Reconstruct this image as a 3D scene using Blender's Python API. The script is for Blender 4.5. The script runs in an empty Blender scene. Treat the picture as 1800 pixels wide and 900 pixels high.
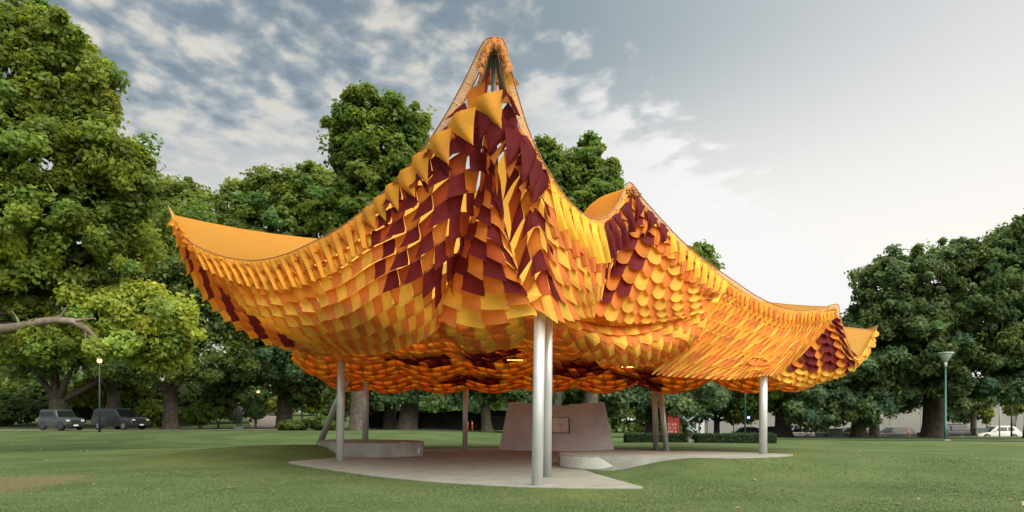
import bpy, bmesh, math, random
import numpy as np
from mathutils import Vector, Matrix, noise as mnoise
R = math.radians
rng = np.random.default_rng(7)
random.seed(7)
SC = bpy.context.scene
C = SC.collection
PI = math.pi

# ------------------------------------------------------------------ camera
cam_d = bpy.data.cameras.new('camera')
cam = bpy.data.objects.new('camera', cam_d); C.objects.link(cam)
cam.location = (0, 0, 1.6); cam.rotation_euler = (R(90), 0, 0)
cam_d.sensor_width = 36; cam_d.lens = 24; cam_d.shift_y = 0.16
cam_d.clip_start = 0.1; cam_d.clip_end = 6000
SC.camera = cam
SC.view_settings.view_transform = 'Standard'; SC.view_settings.look = 'None'
EXPO = 1.17
SC.view_settings.exposure = EXPO; SC.view_settings.gamma = 1

SUN_AZ, SUN_EL = R(138), R(50)          # high, behind the camera at right; moved there to fill the fronts with light
SUN_DIR = Vector((math.sin(SUN_AZ)*math.cos(SUN_EL), math.cos(SUN_AZ)*math.cos(SUN_EL), math.sin(SUN_EL)))

# ------------------------------------------------------------------ node helpers
def nd(nt, t, **kw):
    n = nt.nodes.new(t)
    for k, v in kw.items():
        if k.startswith('i_'):
            key = k[2:]
            key = int(key) if key.isdigit() else key.replace('_', ' ')
            n.inputs[key].default_value = v
        else: setattr(n, k, v)
    return n
def lk(nt, a, b): nt.links.new(a, b)
def mth(nt, op, a, b=None, clamp=False):
    n = nt.nodes.new('ShaderNodeMath'); n.operation = op; n.use_clamp = clamp
    for i, v in enumerate((a, b)):
        if v is None: continue
        if isinstance(v, (int, float)): n.inputs[i].default_value = v
        else: lk(nt, v, n.inputs[i])
    return n.outputs[0]
def sstep(nt, x, lo, hi, a=0., b=1.):
    n = nt.nodes.new('ShaderNodeMapRange'); n.interpolation_type = 'SMOOTHSTEP'
    lk(nt, x, n.inputs[0]); n.inputs[1].default_value = lo; n.inputs[2].default_value = hi
    n.inputs[3].default_value = a; n.inputs[4].default_value = b
    return n.outputs[0]
def mixc(nt, f, a, b):
    n = nt.nodes.new('ShaderNodeMix'); n.data_type = 'RGBA'
    for s, v in ((0, f), (6, a), (7, b)):
        if isinstance(v, (int, float)): n.inputs[s].default_value = v
        elif isinstance(v, tuple): n.inputs[s].default_value = (*v[:3], 1)
        else: lk(nt, v, n.inputs[s])
    return n.outputs[2]

# ------------------------------------------------------------------ world: Nishita sky with a broken cloud sheet
W = bpy.data.worlds.new('World'); SC.world = W; W.use_nodes = True
nt = W.node_tree; nt.nodes.clear()
out = nd(nt, 'ShaderNodeOutputWorld'); bg = nd(nt, 'ShaderNodeBackground')
bg.inputs[1].default_value = 0.10
sky = nd(nt, 'ShaderNodeTexSky'); sky.sky_type = 'NISHITA'; sky.sun_disc = False
sky.sun_elevation = SUN_EL; sky.sun_rotation = SUN_AZ; sky.air_density = 1.0; sky.dust_density = 1.5; sky.ozone_density = 1.0
tc = nd(nt, 'ShaderNodeTexCoord'); sep = nd(nt, 'ShaderNodeSeparateXYZ'); lk(nt, tc.outputs['Generated'], sep.inputs[0])
zc = mth(nt, 'ADD', mth(nt, 'MAXIMUM', sep.outputs[2], 0.0), 0.03)
X = mth(nt, 'DIVIDE', sep.outputs[0], zc); Y = mth(nt, 'DIVIDE', sep.outputs[1], zc)
cb = nd(nt, 'ShaderNodeCombineXYZ'); lk(nt, X, cb.inputs[0]); lk(nt, Y, cb.inputs[1])
mp = nd(nt, 'ShaderNodeMapping'); mp.inputs['Rotation'].default_value = (0, 0, R(40)); mp.inputs['Scale'].default_value = (1.05, 0.80, 1)
lk(nt, cb.outputs[0], mp.inputs[0])
n1 = nd(nt, 'ShaderNodeTexNoise', i_Scale=8.2, i_Detail=5.0, i_Roughness=0.5, i_Distortion=0.15); lk(nt, mp.outputs[0], n1.inputs['Vector'])
n2 = nd(nt, 'ShaderNodeTexNoise', i_Scale=0.75, i_Detail=3.0, i_Roughness=0.5); lk(nt, cb.outputs[0], n2.inputs['Vector'])
n3 = nd(nt, 'ShaderNodeTexNoise', i_Scale=11.0, i_Detail=4.0, i_Roughness=0.55); lk(nt, cb.outputs[0], n3.inputs['Vector'])
dens = mth(nt, 'ADD', mth(nt, 'ADD', mth(nt, 'MULTIPLY', n1.outputs[0], 0.62), mth(nt, 'MULTIPLY', n2.outputs[0], 0.38)), mth(nt, 'MULTIPLY', mth(nt, 'SUBTRACT', n3.outputs[0], 0.5), 0.22))
# the sheet ends along a straight front running away to the right
fr = mth(nt, 'SUBTRACT', mth(nt, 'SUBTRACT', Y, 1.66), mth(nt, 'MULTIPLY', X, 1.10))
fr = mth(nt, 'ADD', fr, mth(nt, 'MULTIPLY', mth(nt, 'SUBTRACT', n1.outputs[0], 0.5), 1.3))
front = sstep(nt, fr, -0.12, 0.22)
far = sstep(nt, Y, 1.45, 2.9)                       # thicker towards the horizon
dens = mth(nt, 'ADD', dens, mth(nt, 'MULTIPLY', far, 0.33))
cl = mth(nt, 'MULTIPLY', sstep(nt, dens, 0.42, 0.64), front)
def disp(r, g, b):
    k = 1/(0.10*2**EXPO); f = lambda c: ((c/255+.055)/1.055)**2.4*k
    return (f(r), f(g), f(b))
GAZ, GEL = R(60), R(8)
dt = nd(nt, 'ShaderNodeVectorMath', operation='DOT_PRODUCT'); lk(nt, tc.outputs['Generated'], dt.inputs[0])
dt.inputs[1].default_value = (math.sin(GAZ)*math.cos(GEL), math.cos(GAZ)*math.cos(GEL), math.sin(GEL))
def ramp(nt, x, stops):
    n = nd(nt, 'ShaderNodeValToRGB'); lk(nt, x, n.inputs[0]); e = n.color_ramp.elements
    while len(e) < len(stops): e.new(.5)
    for el, (p, c) in zip(e, stops): el.position = p; el.color = (*[v/10 for v in c], 1)
    m = nd(nt, 'ShaderNodeMix', data_type='RGBA', blend_type='MULTIPLY'); m.inputs[0].default_value = 1; lk(nt, n.outputs[0], m.inputs[6]); m.inputs[7].default_value = (10, 10, 10, 1); m.clamp_result = False
    return m.outputs[2]
clear = ramp(nt, dt.outputs['Value'], [(0, disp(126, 146, 160)), (.40, disp(130, 148, 160)), (.56, disp(153, 169, 177)), (.67, disp(180, 191, 195)), (.765, disp(204, 210, 213)), (.865, disp(228, 229, 230)), (1, disp(255, 252, 246))])
sat = nd(nt, 'ShaderNodeHueSaturation', i_Saturation=0.6, i_Value=0.40); lk(nt, sky.outputs[0], sat.inputs['Color'])
clear = mixc(nt, 0.15, clear, sat.outputs[0])
low = mth(nt, 'MULTIPLY', sstep(nt, sep.outputs[2], 0.50, 0.20), sstep(nt, dt.outputs['Value'], .30, .74))
base = mixc(nt, low, clear, disp(254, 251, 245))
# outside the view a white veil, added as fill light, matches the right side
gp = nd(nt, 'ShaderNodeVectorMath', operation='DOT_PRODUCT'); lk(nt, tc.outputs['Generated'], gp.inputs[0]); gp.inputs[1].default_value = Vector((-.30, .74, .60)).normalized()
base = mixc(nt, sstep(nt, gp.outputs['Value'], 0.45, 0.0), base, disp(244, 244, 243))
shade = mixc(nt, sstep(nt, n1.outputs[0], 0.42, 0.66), disp(178, 187, 193), disp(222, 219, 210))
shade = mixc(nt, sstep(nt, Y, 1.7, 3.2), shade, disp(224, 223, 218))
shade = mixc(nt, sstep(nt, dt.outputs['Value'], .45, .72), shade, disp(248, 248, 247))
col = mixc(nt, mth(nt, 'MULTIPLY', cl, 0.92), base, shade)
lk(nt, col, bg.inputs[0]); lk(nt, bg.outputs[0], out.inputs[0])

sl = bpy.data.lights.new('sun', 'SUN'); sl.energy = 3.6; sl.angle = R(85); sl.color = (1, 0.93, 0.80)
so = bpy.data.objects.new('sun', sl); C.objects.link(so)
so.rotation_euler = (-SUN_DIR).to_track_quat('-Z', 'Y').to_euler()

# ------------------------------------------------------------------ materials
MATS = {}
def newmat(name):
    m = bpy.data.materials.new(name); m.use_nodes = True; nt = m.node_tree
    return m, nt, nt.nodes['Principled BSDF'], nt.nodes['Material Output']
def plain(name, col, rough=0.6, metal=0.0, bump=0.0, bscale=40., var=0.12, vscale=6., emit=None, estr=0, spec=0.5):
    m, nt, b, o = newmat(name)
    b.inputs['Roughness'].default_value = rough; b.inputs['Metallic'].default_value = metal
    b.inputs['Specular IOR Level'].default_value = spec
    t = nd(nt, 'ShaderNodeTexCoord')
    n = nd(nt, 'ShaderNodeTexNoise', i_Scale=vscale, i_Detail=5.0, i_Roughness=0.6); lk(nt, t.outputs['Object'], n.inputs['Vector'])
    lo = tuple(c*(1-var) for c in col); hi = tuple(min(1, c*(1+var)) for c in col)
    lk(nt, mixc(nt, sstep(nt, n.outputs[0], .3, .7), lo, hi), b.inputs['Base Color'])
    if bump:
        n2 = nd(nt, 'ShaderNodeTexNoise', i_Scale=bscale, i_Detail=4.0); lk(nt, t.outputs['Object'], n2.inputs['Vector'])
        bp = nd(nt, 'ShaderNodeBump', i_Strength=bump, i_Distance=0.02); lk(nt, n2.outputs[0], bp.inputs['Height']); lk(nt, bp.outputs[0], b.inputs['Normal'])
    if emit:
        b.inputs['Emission Color'].default_value = (*emit, 1); b.inputs['Emission Strength'].default_value = estr
    MATS[name] = m
    return m

def fabric_mat():
    m, nt, b, o = newmat('petal_fabric')
    a = nd(nt, 'ShaderNodeAttribute', attribute_name='tone')
    t = nd(nt, 'ShaderNodeTexCoord')
    n = nd(nt, 'ShaderNodeTexNoise', i_Scale=1.7, i_Detail=4.0); lk(nt, t.outputs['Object'], n.inputs['Vector'])
    hs = nd(nt, 'ShaderNodeHueSaturation'); lk(nt, a.outputs['Color'], hs.inputs['Color'])
    lk(nt, sstep(nt, n.outputs[0], .3, .7, .88, 1.1), hs.inputs['Value'])
    w = nd(nt, 'ShaderNodeTexNoise', i_Scale=7.0, i_Detail=3.0); lk(nt, t.outputs['Object'], w.inputs['Vector'])
    bp = nd(nt, 'ShaderNodeBump', i_Strength=0.35, i_Distance=0.04); lk(nt, w.outputs[0], bp.inputs['Height'])
    lk(nt, hs.outputs[0], b.inputs['Base Color']); b.inputs['Roughness'].default_value = 0.6
    b.inputs['Specular IOR Level'].default_value = 0.10
    lk(nt, bp.outputs[0], b.inputs['Normal'])
    tr = nd(nt, 'ShaderNodeBsdfTranslucent'); lk(nt, hs.outputs[0], tr.inputs['Color']); lk(nt, bp.outputs[0], tr.inputs['Normal'])
    mx = nd(nt, 'ShaderNodeMixShader', i_Fac=0.47); lk(nt, b.outputs[0], mx.inputs[1]); lk(nt, tr.outputs[0], mx.inputs[2])
    lk(nt, mx.outputs[0], o.inputs[0]); return m
FAB = fabric_mat()

def membrane_mat():
    m, nt, b, o = newmat('membrane')
    t = nd(nt, 'ShaderNodeTexCoord')
    n = nd(nt, 'ShaderNodeTexNoise', i_Scale=0.8, i_Detail=3.0); lk(nt, t.outputs['Object'], n.inputs['Vector'])
    c = mixc(nt, n.outputs[0], (0.78, 0.425, 0.070), (0.84, 0.475, 0.080))
    lk(nt, c, b.inputs['Base Color']); b.inputs['Roughness'].default_value = 0.55
    tr = nd(nt, 'ShaderNodeBsdfTranslucent'); lk(nt, c, tr.inputs['Color'])
    mx = nd(nt, 'ShaderNodeMixShader', i_Fac=0.74); lk(nt, b.outputs[0], mx.inputs[1]); lk(nt, tr.outputs[0], mx.inputs[2])
    lk(nt, mx.outputs[0], o.inputs[0]); return m
MEM = membrane_mat()

def net_mat():
    m, nt, b, o = newmat('net')
    uv = nd(nt, 'ShaderNodeUVMap')
    s = nd(nt, 'ShaderNodeSeparateXYZ'); lk(nt, uv.outputs[0], s.inputs[0])
    a = mth(nt, 'ADD', s.outputs[0], s.outputs[1]); c = mth(nt, 'SUBTRACT', s.outputs[0], s.outputs[1])
    fa = mth(nt, 'LESS_THAN', mth(nt, 'FRACT', a), 0.46); fc = mth(nt, 'LESS_THAN', mth(nt, 'FRACT', c), 0.46)
    al = mth(nt, 'MAXIMUM', fa, fc)
    b.inputs['Base Color'].default_value = (0.80, 0.36, 0.035, 1); b.inputs['Roughness'].default_value = 0.8
    lk(nt, al, b.inputs['Alpha'])
    return m
NET = net_mat()

def leaf_mat():
    m, nt, b, o = newmat('leaf')
    a = nd(nt, 'ShaderNodeAttribute', attribute_name='tone')
    lk(nt, a.outputs['Color'], b.inputs['Base Color']); b.inputs['Roughness'].default_value = 0.55
    b.inputs['Specular IOR Level'].default_value = 0.3
    hs = nd(nt, 'ShaderNodeHueSaturation', i_Hue=0.485, i_Saturation=1.05, i_Value=1.7); lk(nt, a.outputs['Color'], hs.inputs['Color'])
    tr = nd(nt, 'ShaderNodeBsdfTranslucent'); lk(nt, hs.outputs[0], tr.inputs['Color'])
    mx = nd(nt, 'ShaderNodeMixShader', i_Fac=0.50); lk(nt, b.outputs[0], mx.inputs[1]); lk(nt, tr.outputs[0], mx.inputs[2])
    lk(nt, mx.outputs[0], o.inputs[0]); return m
LEAF = leaf_mat()

def ground_mat():
    m, nt, b, o = newmat('lawn')
    t = nd(nt, 'ShaderNodeTexCoord')
    def nz(s, d=5., r=.6):
        n = nd(nt, 'ShaderNodeTexNoise', i_Scale=s, i_Detail=d, i_Roughness=r); lk(nt, t.outputs['Object'], n.inputs['Vector']); return n.outputs[0]
    c = mixc(nt, sstep(nt, nz(.35), .35, .65), (0.050, 0.084, 0.027), (0.082, 0.116, 0.044))
    c = mixc(nt, mth(nt, 'MULTIPLY', sstep(nt, nz(1.7), .45, .75), .6), c, (0.050, 0.080, 0.028))
    c = mixc(nt, mth(nt, 'MULTIPLY', sstep(nt, nz(0.10, 3.), .52, .70), .55), c, (0.130, 0.152, 0.038))
    c = mixc(nt, mth(nt, 'MULTIPLY', sstep(nt, nz(28., 3.), .4, .75), .22), c, (0.055, 0.085, 0.025))
    c = mixc(nt, mth(nt, 'MULTIPLY', sstep(nt, nz(9., 4.), .62, .75), .35), c, (0.20, 0.17, 0.09))
    # the bare, worn patch at the near left
    sp = nd(nt, 'ShaderNodeSeparateXYZ'); lk(nt, t.outputs['Object'], sp.inputs[0])
    dx = mth(nt, 'DIVIDE', mth(nt, 'ADD', sp.outputs[0], 13.2), 2.4); dy = mth(nt, 'DIVIDE', mth(nt, 'SUBTRACT', sp.outputs[1], 16.0), 4.0)
    d = mth(nt, 'ADD', mth(nt, 'MULTIPLY', dx, dx), mth(nt, 'MULTIPLY', dy, dy))
    d = mth(nt, 'ADD', d, mth(nt, 'MULTIPLY', mth(nt, 'SUBTRACT', nz(1.2), .5), 2.2))
    c = mixc(nt, mth(nt, 'MULTIPLY', sstep(nt, d, 1.3, .5), .6), c, (0.14, 0.10, 0.06))
    lk(nt, c, b.inputs['Base Color']); b.inputs['Roughness'].default_value = 0.9; b.inputs['Specular IOR Level'].default_value = 0.15
    bp = nd(nt, 'ShaderNodeBump', i_Strength=0.35, i_Distance=0.03); lk(nt, nz(16., 6., .75), bp.inputs['Height']); lk(nt, bp.outputs[0], b.inputs['Normal'])
    return m
LAWN = ground_mat()
def blade_mat():
    m, nt, b, o = newmat('grass_blade')
    a = nd(nt, 'ShaderNodeAttribute', attribute_name='tone')
    lk(nt, a.outputs['Color'], b.inputs['Base Color']); b.inputs['Roughness'].default_value = .7; b.inputs['Specular IOR Level'].default_value = .2
    return m
BLADE = blade_mat()

STEEL = plain('brushed_steel', (0.52, 0.53, 0.52), rough=0.42, metal=0.55, var=.06, vscale=3.)
PAINT = plain('pale_steel', (0.50, 0.52, 0.52), rough=0.40, metal=0.35, var=.05, vscale=2.)
DARKSTEEL = plain('dark_steel', (0.10, 0.11, 0.11), rough=0.45, metal=.7)
CABLE = plain('cable', (0.30, 0.16, 0.08), rough=.6)
CORD = plain('cord', (0.55, 0.42, 0.30), rough=.7)
RED = plain('red_strap', (0.50, 0.03, 0.015), rough=.5)
FLOORM = plain('aggregate', (0.190, 0.200, 0.175), rough=.85, bump=.3, bscale=60., var=.14, vscale=1.3)
CONC = plain('concrete_face', (0.24, 0.25, 0.23), rough=.7, bump=.2, bscale=25., var=.22, vscale=1.1)
PALE = plain('pale_render', (0.50, 0.52, 0.48), rough=.6, var=.05)
BARK = plain('bark', (0.060, 0.050, 0.038), rough=.95, bump=1.0, bscale=9., var=.4, vscale=3.)
PALEBARK = plain('pale_bark', (0.16, 0.128, 0.10), rough=.9, bump=.8, bscale=8., var=.3, vscale=3.)
ASPH = plain('asphalt', (0.060, 0.060, 0.058), rough=.9, bump=.3, var=.2, vscale=2.)
GRAVEL = plain('path_gravel', (0.17, 0.145, 0.115), rough=.95, bump=.4, var=.2, vscale=1.5)
BLACK = plain('black_plastic', (0.012, 0.013, 0.013), rough=.55)
TYRE = plain('tyre_rubber', (0.02, 0.02, 0.02), rough=.85)
RIM = plain('alloy', (0.42, 0.42, 0.42), rough=.35, metal=.8)
GLASS = plain('car_glass', (0.012, 0.015, 0.016), rough=.05, spec=.35)
BRONZE = plain('bronze', (0.11, 0.15, 0.14), rough=.34, metal=.5, var=.3, vscale=8.)
BLACKBRONZE = plain('dark_bronze', (0.012, 0.013, 0.012), rough=.5, metal=.3)
STONE = plain('stone', (0.30, 0.30, 0.28), rough=.85, bump=.3, var=.2, vscale=2.)
GREENPOLE = plain('green_paint', (0.025, 0.095, 0.078), rough=.4); DARKPOLE = plain('dark_green_paint', (0.010, 0.022, 0.019), rough=.5)
LAMPGREY = plain('lamp_grey', (0.42, 0.47, 0.45), rough=.35)
PLY = plain('plywood', (0.62, 0.60, 0.55), rough=.6, var=.15, vscale=4.)
WARM = plain('warm_lamp', (1, .75, .4), emit=(1, .50, .15), estr=4.)
STRIP = plain('strip_light', (1, .8, .5), emit=(1, .45, .12), estr=1.6)
BLUEL = plain('blue_lamp', (.1, .15, .9), emit=(.12, .2, 1.), estr=7.)
REDL = plain('tail_lamp', (.6, .02, .01), emit=(1, .06, .02), estr=2.2)
REDOFF = plain('tail_lens', (.30, .015, .012), rough=.2)
HEADL = plain('head_lens', (.65, .66, .66), rough=.12)
ORANGE = plain('orange_post', (.62, .10, .02), rough=.5)
REDBOX = plain('red_panel', (.24, .018, .014), rough=.5)
WHITE = plain('white_paint', (.75, .75, .73), rough=.5)
BIN = plain('bin_green', (.055, .085, .075), rough=.5)

def brick_mat():
    m, nt, b, o = newmat('fine_brick')
    t = nd(nt, 'ShaderNodeUVMap')
    br = nd(nt, 'ShaderNodeTexBrick', i_Scale=1.0, i_Mortar_Size=0.012, i_Brick_Width=0.24, i_Row_Height=0.06)
    br.inputs['Color1'].default_value = (0.45, 0.47, 0.48, 1); br.inputs['Color2'].default_value = (0.49, 0.51, 0.52, 1); br.inputs['Mortar'].default_value = (0.42, 0.44, 0.45, 1)
    lk(nt, t.outputs[0], br.inputs['Vector'])
    n = nd(nt, 'ShaderNodeTexNoise', i_Scale=1.2, i_Detail=4.0); tc = nd(nt, 'ShaderNodeTexCoord'); lk(nt, tc.outputs['Object'], n.inputs['Vector'])
    hs = nd(nt, 'ShaderNodeHueSaturation'); lk(nt, br.outputs[0], hs.inputs['Color']); lk(nt, sstep(nt, n.outputs[0], .3, .7, .9, 1.1), hs.inputs['Value'])
    lk(nt, hs.outputs[0], b.inputs['Base Color']); b.inputs['Roughness'].default_value = .85
    bp = nd(nt, 'ShaderNodeBump', i_Strength=.5, i_Distance=.012); lk(nt, br.outputs['Fac'], bp.inputs['Height']); bp.invert = True
    lk(nt, bp.outputs[0], b.inputs['Normal']); return m
BRICK = brick_mat()
def wall_mat():
    m, nt, b, o = newmat('pale_wall')
    t = nd(nt, 'ShaderNodeTexCoord')
    n = nd(nt, 'ShaderNodeTexNoise', i_Scale=.5, i_Detail=5.0); lk(nt, t.outputs['Object'], n.inputs['Vector'])
    lk(nt, mixc(nt, n.outputs[0], (.17, .165, .155), (.26, .25, .235)), b.inputs['Base Color']); b.inputs['Roughness'].default_value = .85; return m
WALL = wall_mat()

# ------------------------------------------------------------------ object helpers
def tag(o, label=None, cat=None, group=None, kind=None):
    if label: o['label'] = label
    if cat: o['category'] = cat
    if group: o['group'] = group
    if kind: o['kind'] = kind
    return o
def empty(name, loc, label, cat, group=None, rz=0):
    o = bpy.data.objects.new(name, None); C.objects.link(o); o.location = loc; o.rotation_euler = (0, 0, rz)
    o.empty_display_size = .2
    return tag(o, label, cat, group)
def link(name, me, mat=None, parent=None, smooth=False):
    o = bpy.data.objects.new(name, me); C.objects.link(o)
    if mat and not me.materials: me.materials.append(mat)
    if parent: o.parent = parent
    if smooth: me.polygons.foreach_set('use_smooth', [True]*len(me.polygons))
    return o
def pyd(name, v, f, mat=None, parent=None, smooth=False):
    me = bpy.data.meshes.new(name); me.from_pydata([tuple(map(float, p)) for p in v], [], [tuple(map(int, q)) for q in f]); me.update()
    return link(name, me, mat, parent, smooth)
def bmo(name, bm, mat=None, parent=None, smooth=False):
    me = bpy.data.meshes.new(name); bm.to_mesh(me); bm.free(); return link(name, me, mat, parent, smooth)
def add_box(bm, c, s, rot=None):
    M = Matrix.Translation(c) @ (rot.to_4x4() if rot else Matrix()) @ Matrix.Diagonal((*s, 1))
    return bmesh.ops.create_cube(bm, size=1, matrix=M)['verts']
def box(name, c, s, mat, parent=None, bevel=0.0, rot=None):
    bm = bmesh.new(); add_box(bm, c, s, rot)
    if bevel: bmesh.ops.bevel(bm, geom=bm.edges[:], offset=bevel, segments=2, affect='EDGES', profile=.5)
    return bmo(name, bm, mat, parent)
def tube_data(pts, radii, n=10, cap=True, wob=0.):
    pts = [Vector(p) for p in pts]; V = []; F = []
    up = Vector((0, 0, 1)); prev = None
    for i, p in enumerate(pts):
        d = (pts[min(i+1, len(pts)-1)] - pts[max(i-1, 0)]).normalized()
        if prev is None:
            a = d.cross(Vector((1, 0, 0)) if abs(d.x) < .8 else Vector((0, 1, 0))).normalized()
        else: a = (prev - d*prev.dot(d)).normalized()
        prev = a; b = d.cross(a)
        for k in range(n):
            th = 2*PI*k/n; r = radii[i]*(1 + (wob*mnoise.noise(p*1.3 + Vector((math.cos(th), math.sin(th), 0))*1.7) if wob else 0))
            V.append(p + (a*math.cos(th) + b*math.sin(th))*r)
    for i in range(len(pts)-1):
        for k in range(n):
            F.append((i*n+k, i*n+(k+1) % n, (i+1)*n+(k+1) % n, (i+1)*n+k))
    if cap:
        F.append(tuple(range(n-1, -1, -1))); F.append(tuple((len(pts)-1)*n+k for k in range(n)))
    return V, F
class MB:
    def __init__(s): s.v = []; s.f = []
    def add(s, V, F):
        o = len(s.v); s.v += list(V); s.f += [tuple(i+o for i in f) for f in F]
    def tube(s, pts, radii, n=8, **k):
        if not hasattr(radii, '__len__'): radii = [radii]*len(pts)
        s.add(*tube_data(pts, radii, n, **k))
    def build(s, name, mat, parent=None, smooth=True): return pyd(name, s.v, s.f, mat, parent, smooth)
def crom(P, t):
    """Catmull-Rom through the points of array P (n,...) at parameter t in 0..1."""
    P = np.asarray(P, float); n = len(P); x = min(max(t, 0), 1)*(n-1); i = min(int(x), n-2); f = x-i
    p1, p2 = P[i], P[i+1]; p0 = P[i-1] if i > 0 else 2*p1-p2; p3 = P[i+2] if i+2 < n else 2*p2-p1
    return 0.5*((2*p1) + (-p0+p2)*f + (2*p0-5*p1+4*p2-p3)*f*f + (-p0+3*p1-3*p2+p3)*f**3)
def at(px, py, D):                       # a point D metres down the view axis, measured off the photograph
    return np.array(((px-900)/1200*D, D, 1.6+(738-py)/1200*D))
def atz(px, py, z):
    D = (1.6-z)*1200/(py-738); return np.array(((px-900)/1200*D, D, z))
def proj(p): return 900+1200*p[0]/p[1], 738-1200*(p[2]-1.6)/p[1]
def ss(x, a, b):
    t = np.clip((x-a)/(b-a), 0, 1); return t*t*(3-2*t)

# ------------------------------------------------------------------ terrain
FLOOR = np.array([(-8.45, 25.6), (-7.9, 24.6), (-7.1, 23.4), (-5.6, 21.4), (-4.1, 19.5), (-2.4, 17.75), (-.7, 16.55), (.8, 15.95), (2.1, 15.8), (3.05, 15.9),
                  (2.9, 17.2), (2.65, 18.8), (2.4, 20.6), (2.6, 23), (6.5, 26), (8.5, 29), (8, 33), (5.8, 36.5), (2.0, 38.2), (-2, 38.2), (-5, 36), (-6.5, 33), (-6.6, 30.5), (-7.6, 28.0), (-8.3, 26.5)])
PLAT = np.array([(1.58, 23.4), (1.62, 22.3), (2.0, 21.4), (2.6, 20.9), (3.6, 20.6), (5.0, 20.45), (6.4, 20.5), (7.8, 20.9), (8.9, 21.7), (9.1, 22.6), (8.4, 23.6), (6.8, 24.6), (4.6, 25.0), (2.8, 24.7), (1.8, 24.2)])*1.03
BENCH = np.array([(-3.92, 29.9), (-4.4, 29.3), (-5.2, 28.95), (-6.1, 28.95), (-7.0, 29.3), (-7.9, 30.0), (-8.8, 31.2), (-9.3, 32.6), (-9.2, 34.2), (-7.8, 34.6), (-6.2, 34.4), (-4.8, 33.2), (-4.1, 31.6)])
def polydist(px, py, poly):
    """signed distance to polygon, positive outside (arrays)."""
    px = np.asarray(px, float); py = np.asarray(py, float)
    d = np.full(px.shape, 1e9); inside = np.zeros(px.shape, bool); n = len(poly)
    for i in range(n):
        a = poly[i]; b = poly[(i+1) % n]; e = b-a
        t = np.clip(((px-a[0])*e[0]+(py-a[1])*e[1])/(e@e), 0, 1)
        d = np.minimum(d, np.hypot(px-a[0]-t*e[0], py-a[1]-t*e[1]))
        c = ((a[1] > py) != (b[1] > py)) & (px < (b[0]-a[0])*(py-a[1])/(b[1]-a[1]+1e-12)+a[0])
        inside ^= c
    return np.where(inside, -d, d)
def G(x, y):
    x = np.asarray(x, float); y = np.asarray(y, float)
    z = .70*ss(y, 42, 57)*ss(-x, -8, 10)
    z = z + 2.0*ss(y, 68, 110)*ss(-x, 5, 25)
    z = z - .65*ss(y, 66.5, 69.5)*ss(x, 0, 12)
    m = .52*np.exp(-((x+10.4)/5.0)**2-((y-31.5)/4.6)**2)
    m = m*.9 + .43*ss(y, 16.6, 21.0)*(1-ss(y, 24.0, 29))*ss(x, 2.6, 5.6)*(1-ss(x, 9, 24))
    dF = polydist(x, y, FLOOR)
    m = m*ss(dF, .0, 1.7)
    z = z+m+.05*np.sin(x*.31+1)*np.sin(y*.23)*ss(dF, 1, 6)*(1-ss(y, 40, 60))
    z = z-.07*(1-ss(polydist(x, y, PLAT), -.1, .55))*ss(x, 6.0, 7.5)
    return z-.03*ss(-dF, .05, .4)
def g1(x, y): return float(G(np.array([x]), np.array([y]))[0])

def make_ground():
    xs = np.concatenate([[-3000, -1200, -500, -250, -160], np.arange(-120, -22, 2.), np.arange(-22, 22, .35), np.arange(22, 122, 2.), [160, 250, 500, 1200, 3000]])
    ys = np.concatenate([[-3000, -800, -200, -60, -20, 0, 6], np.arange(9, 42, .35), np.arange(42, 64, 1.), np.arange(64, 72, .5), np.arange(72, 140, 2.), [150, 180, 250, 500, 1200, 3500]])
    XX, YY = np.meshgrid(xs, ys); ZZ = G(XX, YY)
    V = np.stack([XX.ravel(), YY.ravel(), ZZ.ravel()], 1); nx = len(xs); ny = len(ys)
    F = [(j*nx+i, j*nx+i+1, (j+1)*nx+i+1, (j+1)*nx+i) for j in range(ny-1) for i in range(nx-1)]
    tag(pyd('ground', V, F, LAWN, None, True), kind='structure')
make_ground()

def prism(name, poly, z0, z1, mat, parent=None, bevel=.02, kind=None, mat2=None):
    bm = bmesh.new()
    pts = [crom(np.vstack([poly, poly[:1]]), t) for t in np.linspace(0, 1, len(poly)*4, endpoint=False)]
    a = [bm.verts.new((p[0], p[1], z0)) for p in pts]; b = [bm.verts.new((p[0], p[1], z1)) for p in pts]
    n = len(pts); top = bm.faces.new(b)
    for i in range(n): bm.faces.new((a[i], a[(i+1) % n], b[(i+1) % n], b[i]))
    bmesh.ops.recalc_face_normals(bm, faces=bm.faces[:])
    if bevel: bmesh.ops.bevel(bm, geom=[e for e in top.edges], offset=bevel, segments=2, affect='EDGES')
    o = bmo(name, bm, mat, parent)
    if mat2:
        o.data.materials.append(mat2)
        for p in o.data.polygons:
            if p.normal.z > .7: p.material_index = 1
    if kind: tag(o, kind=kind)
    return o
prism('plaza_floor', FLOOR, -.12, .02, FLOORM, bevel=0, kind='structure')
t = empty('stage_platform', (5, 22.5, 0), 'low curved platform right of the front columns, its pale concrete edge sinking into the grass', 'platform')
def pr_child(name, poly, z0, z1, mat, par, **k):
    o = prism(name, poly, z0, z1, mat, par, **k); o.location = -Vector(par.location); return o
pr_child('slab', PLAT, -.1, .435, CONC, t, mat2=FLOORM)
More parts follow.
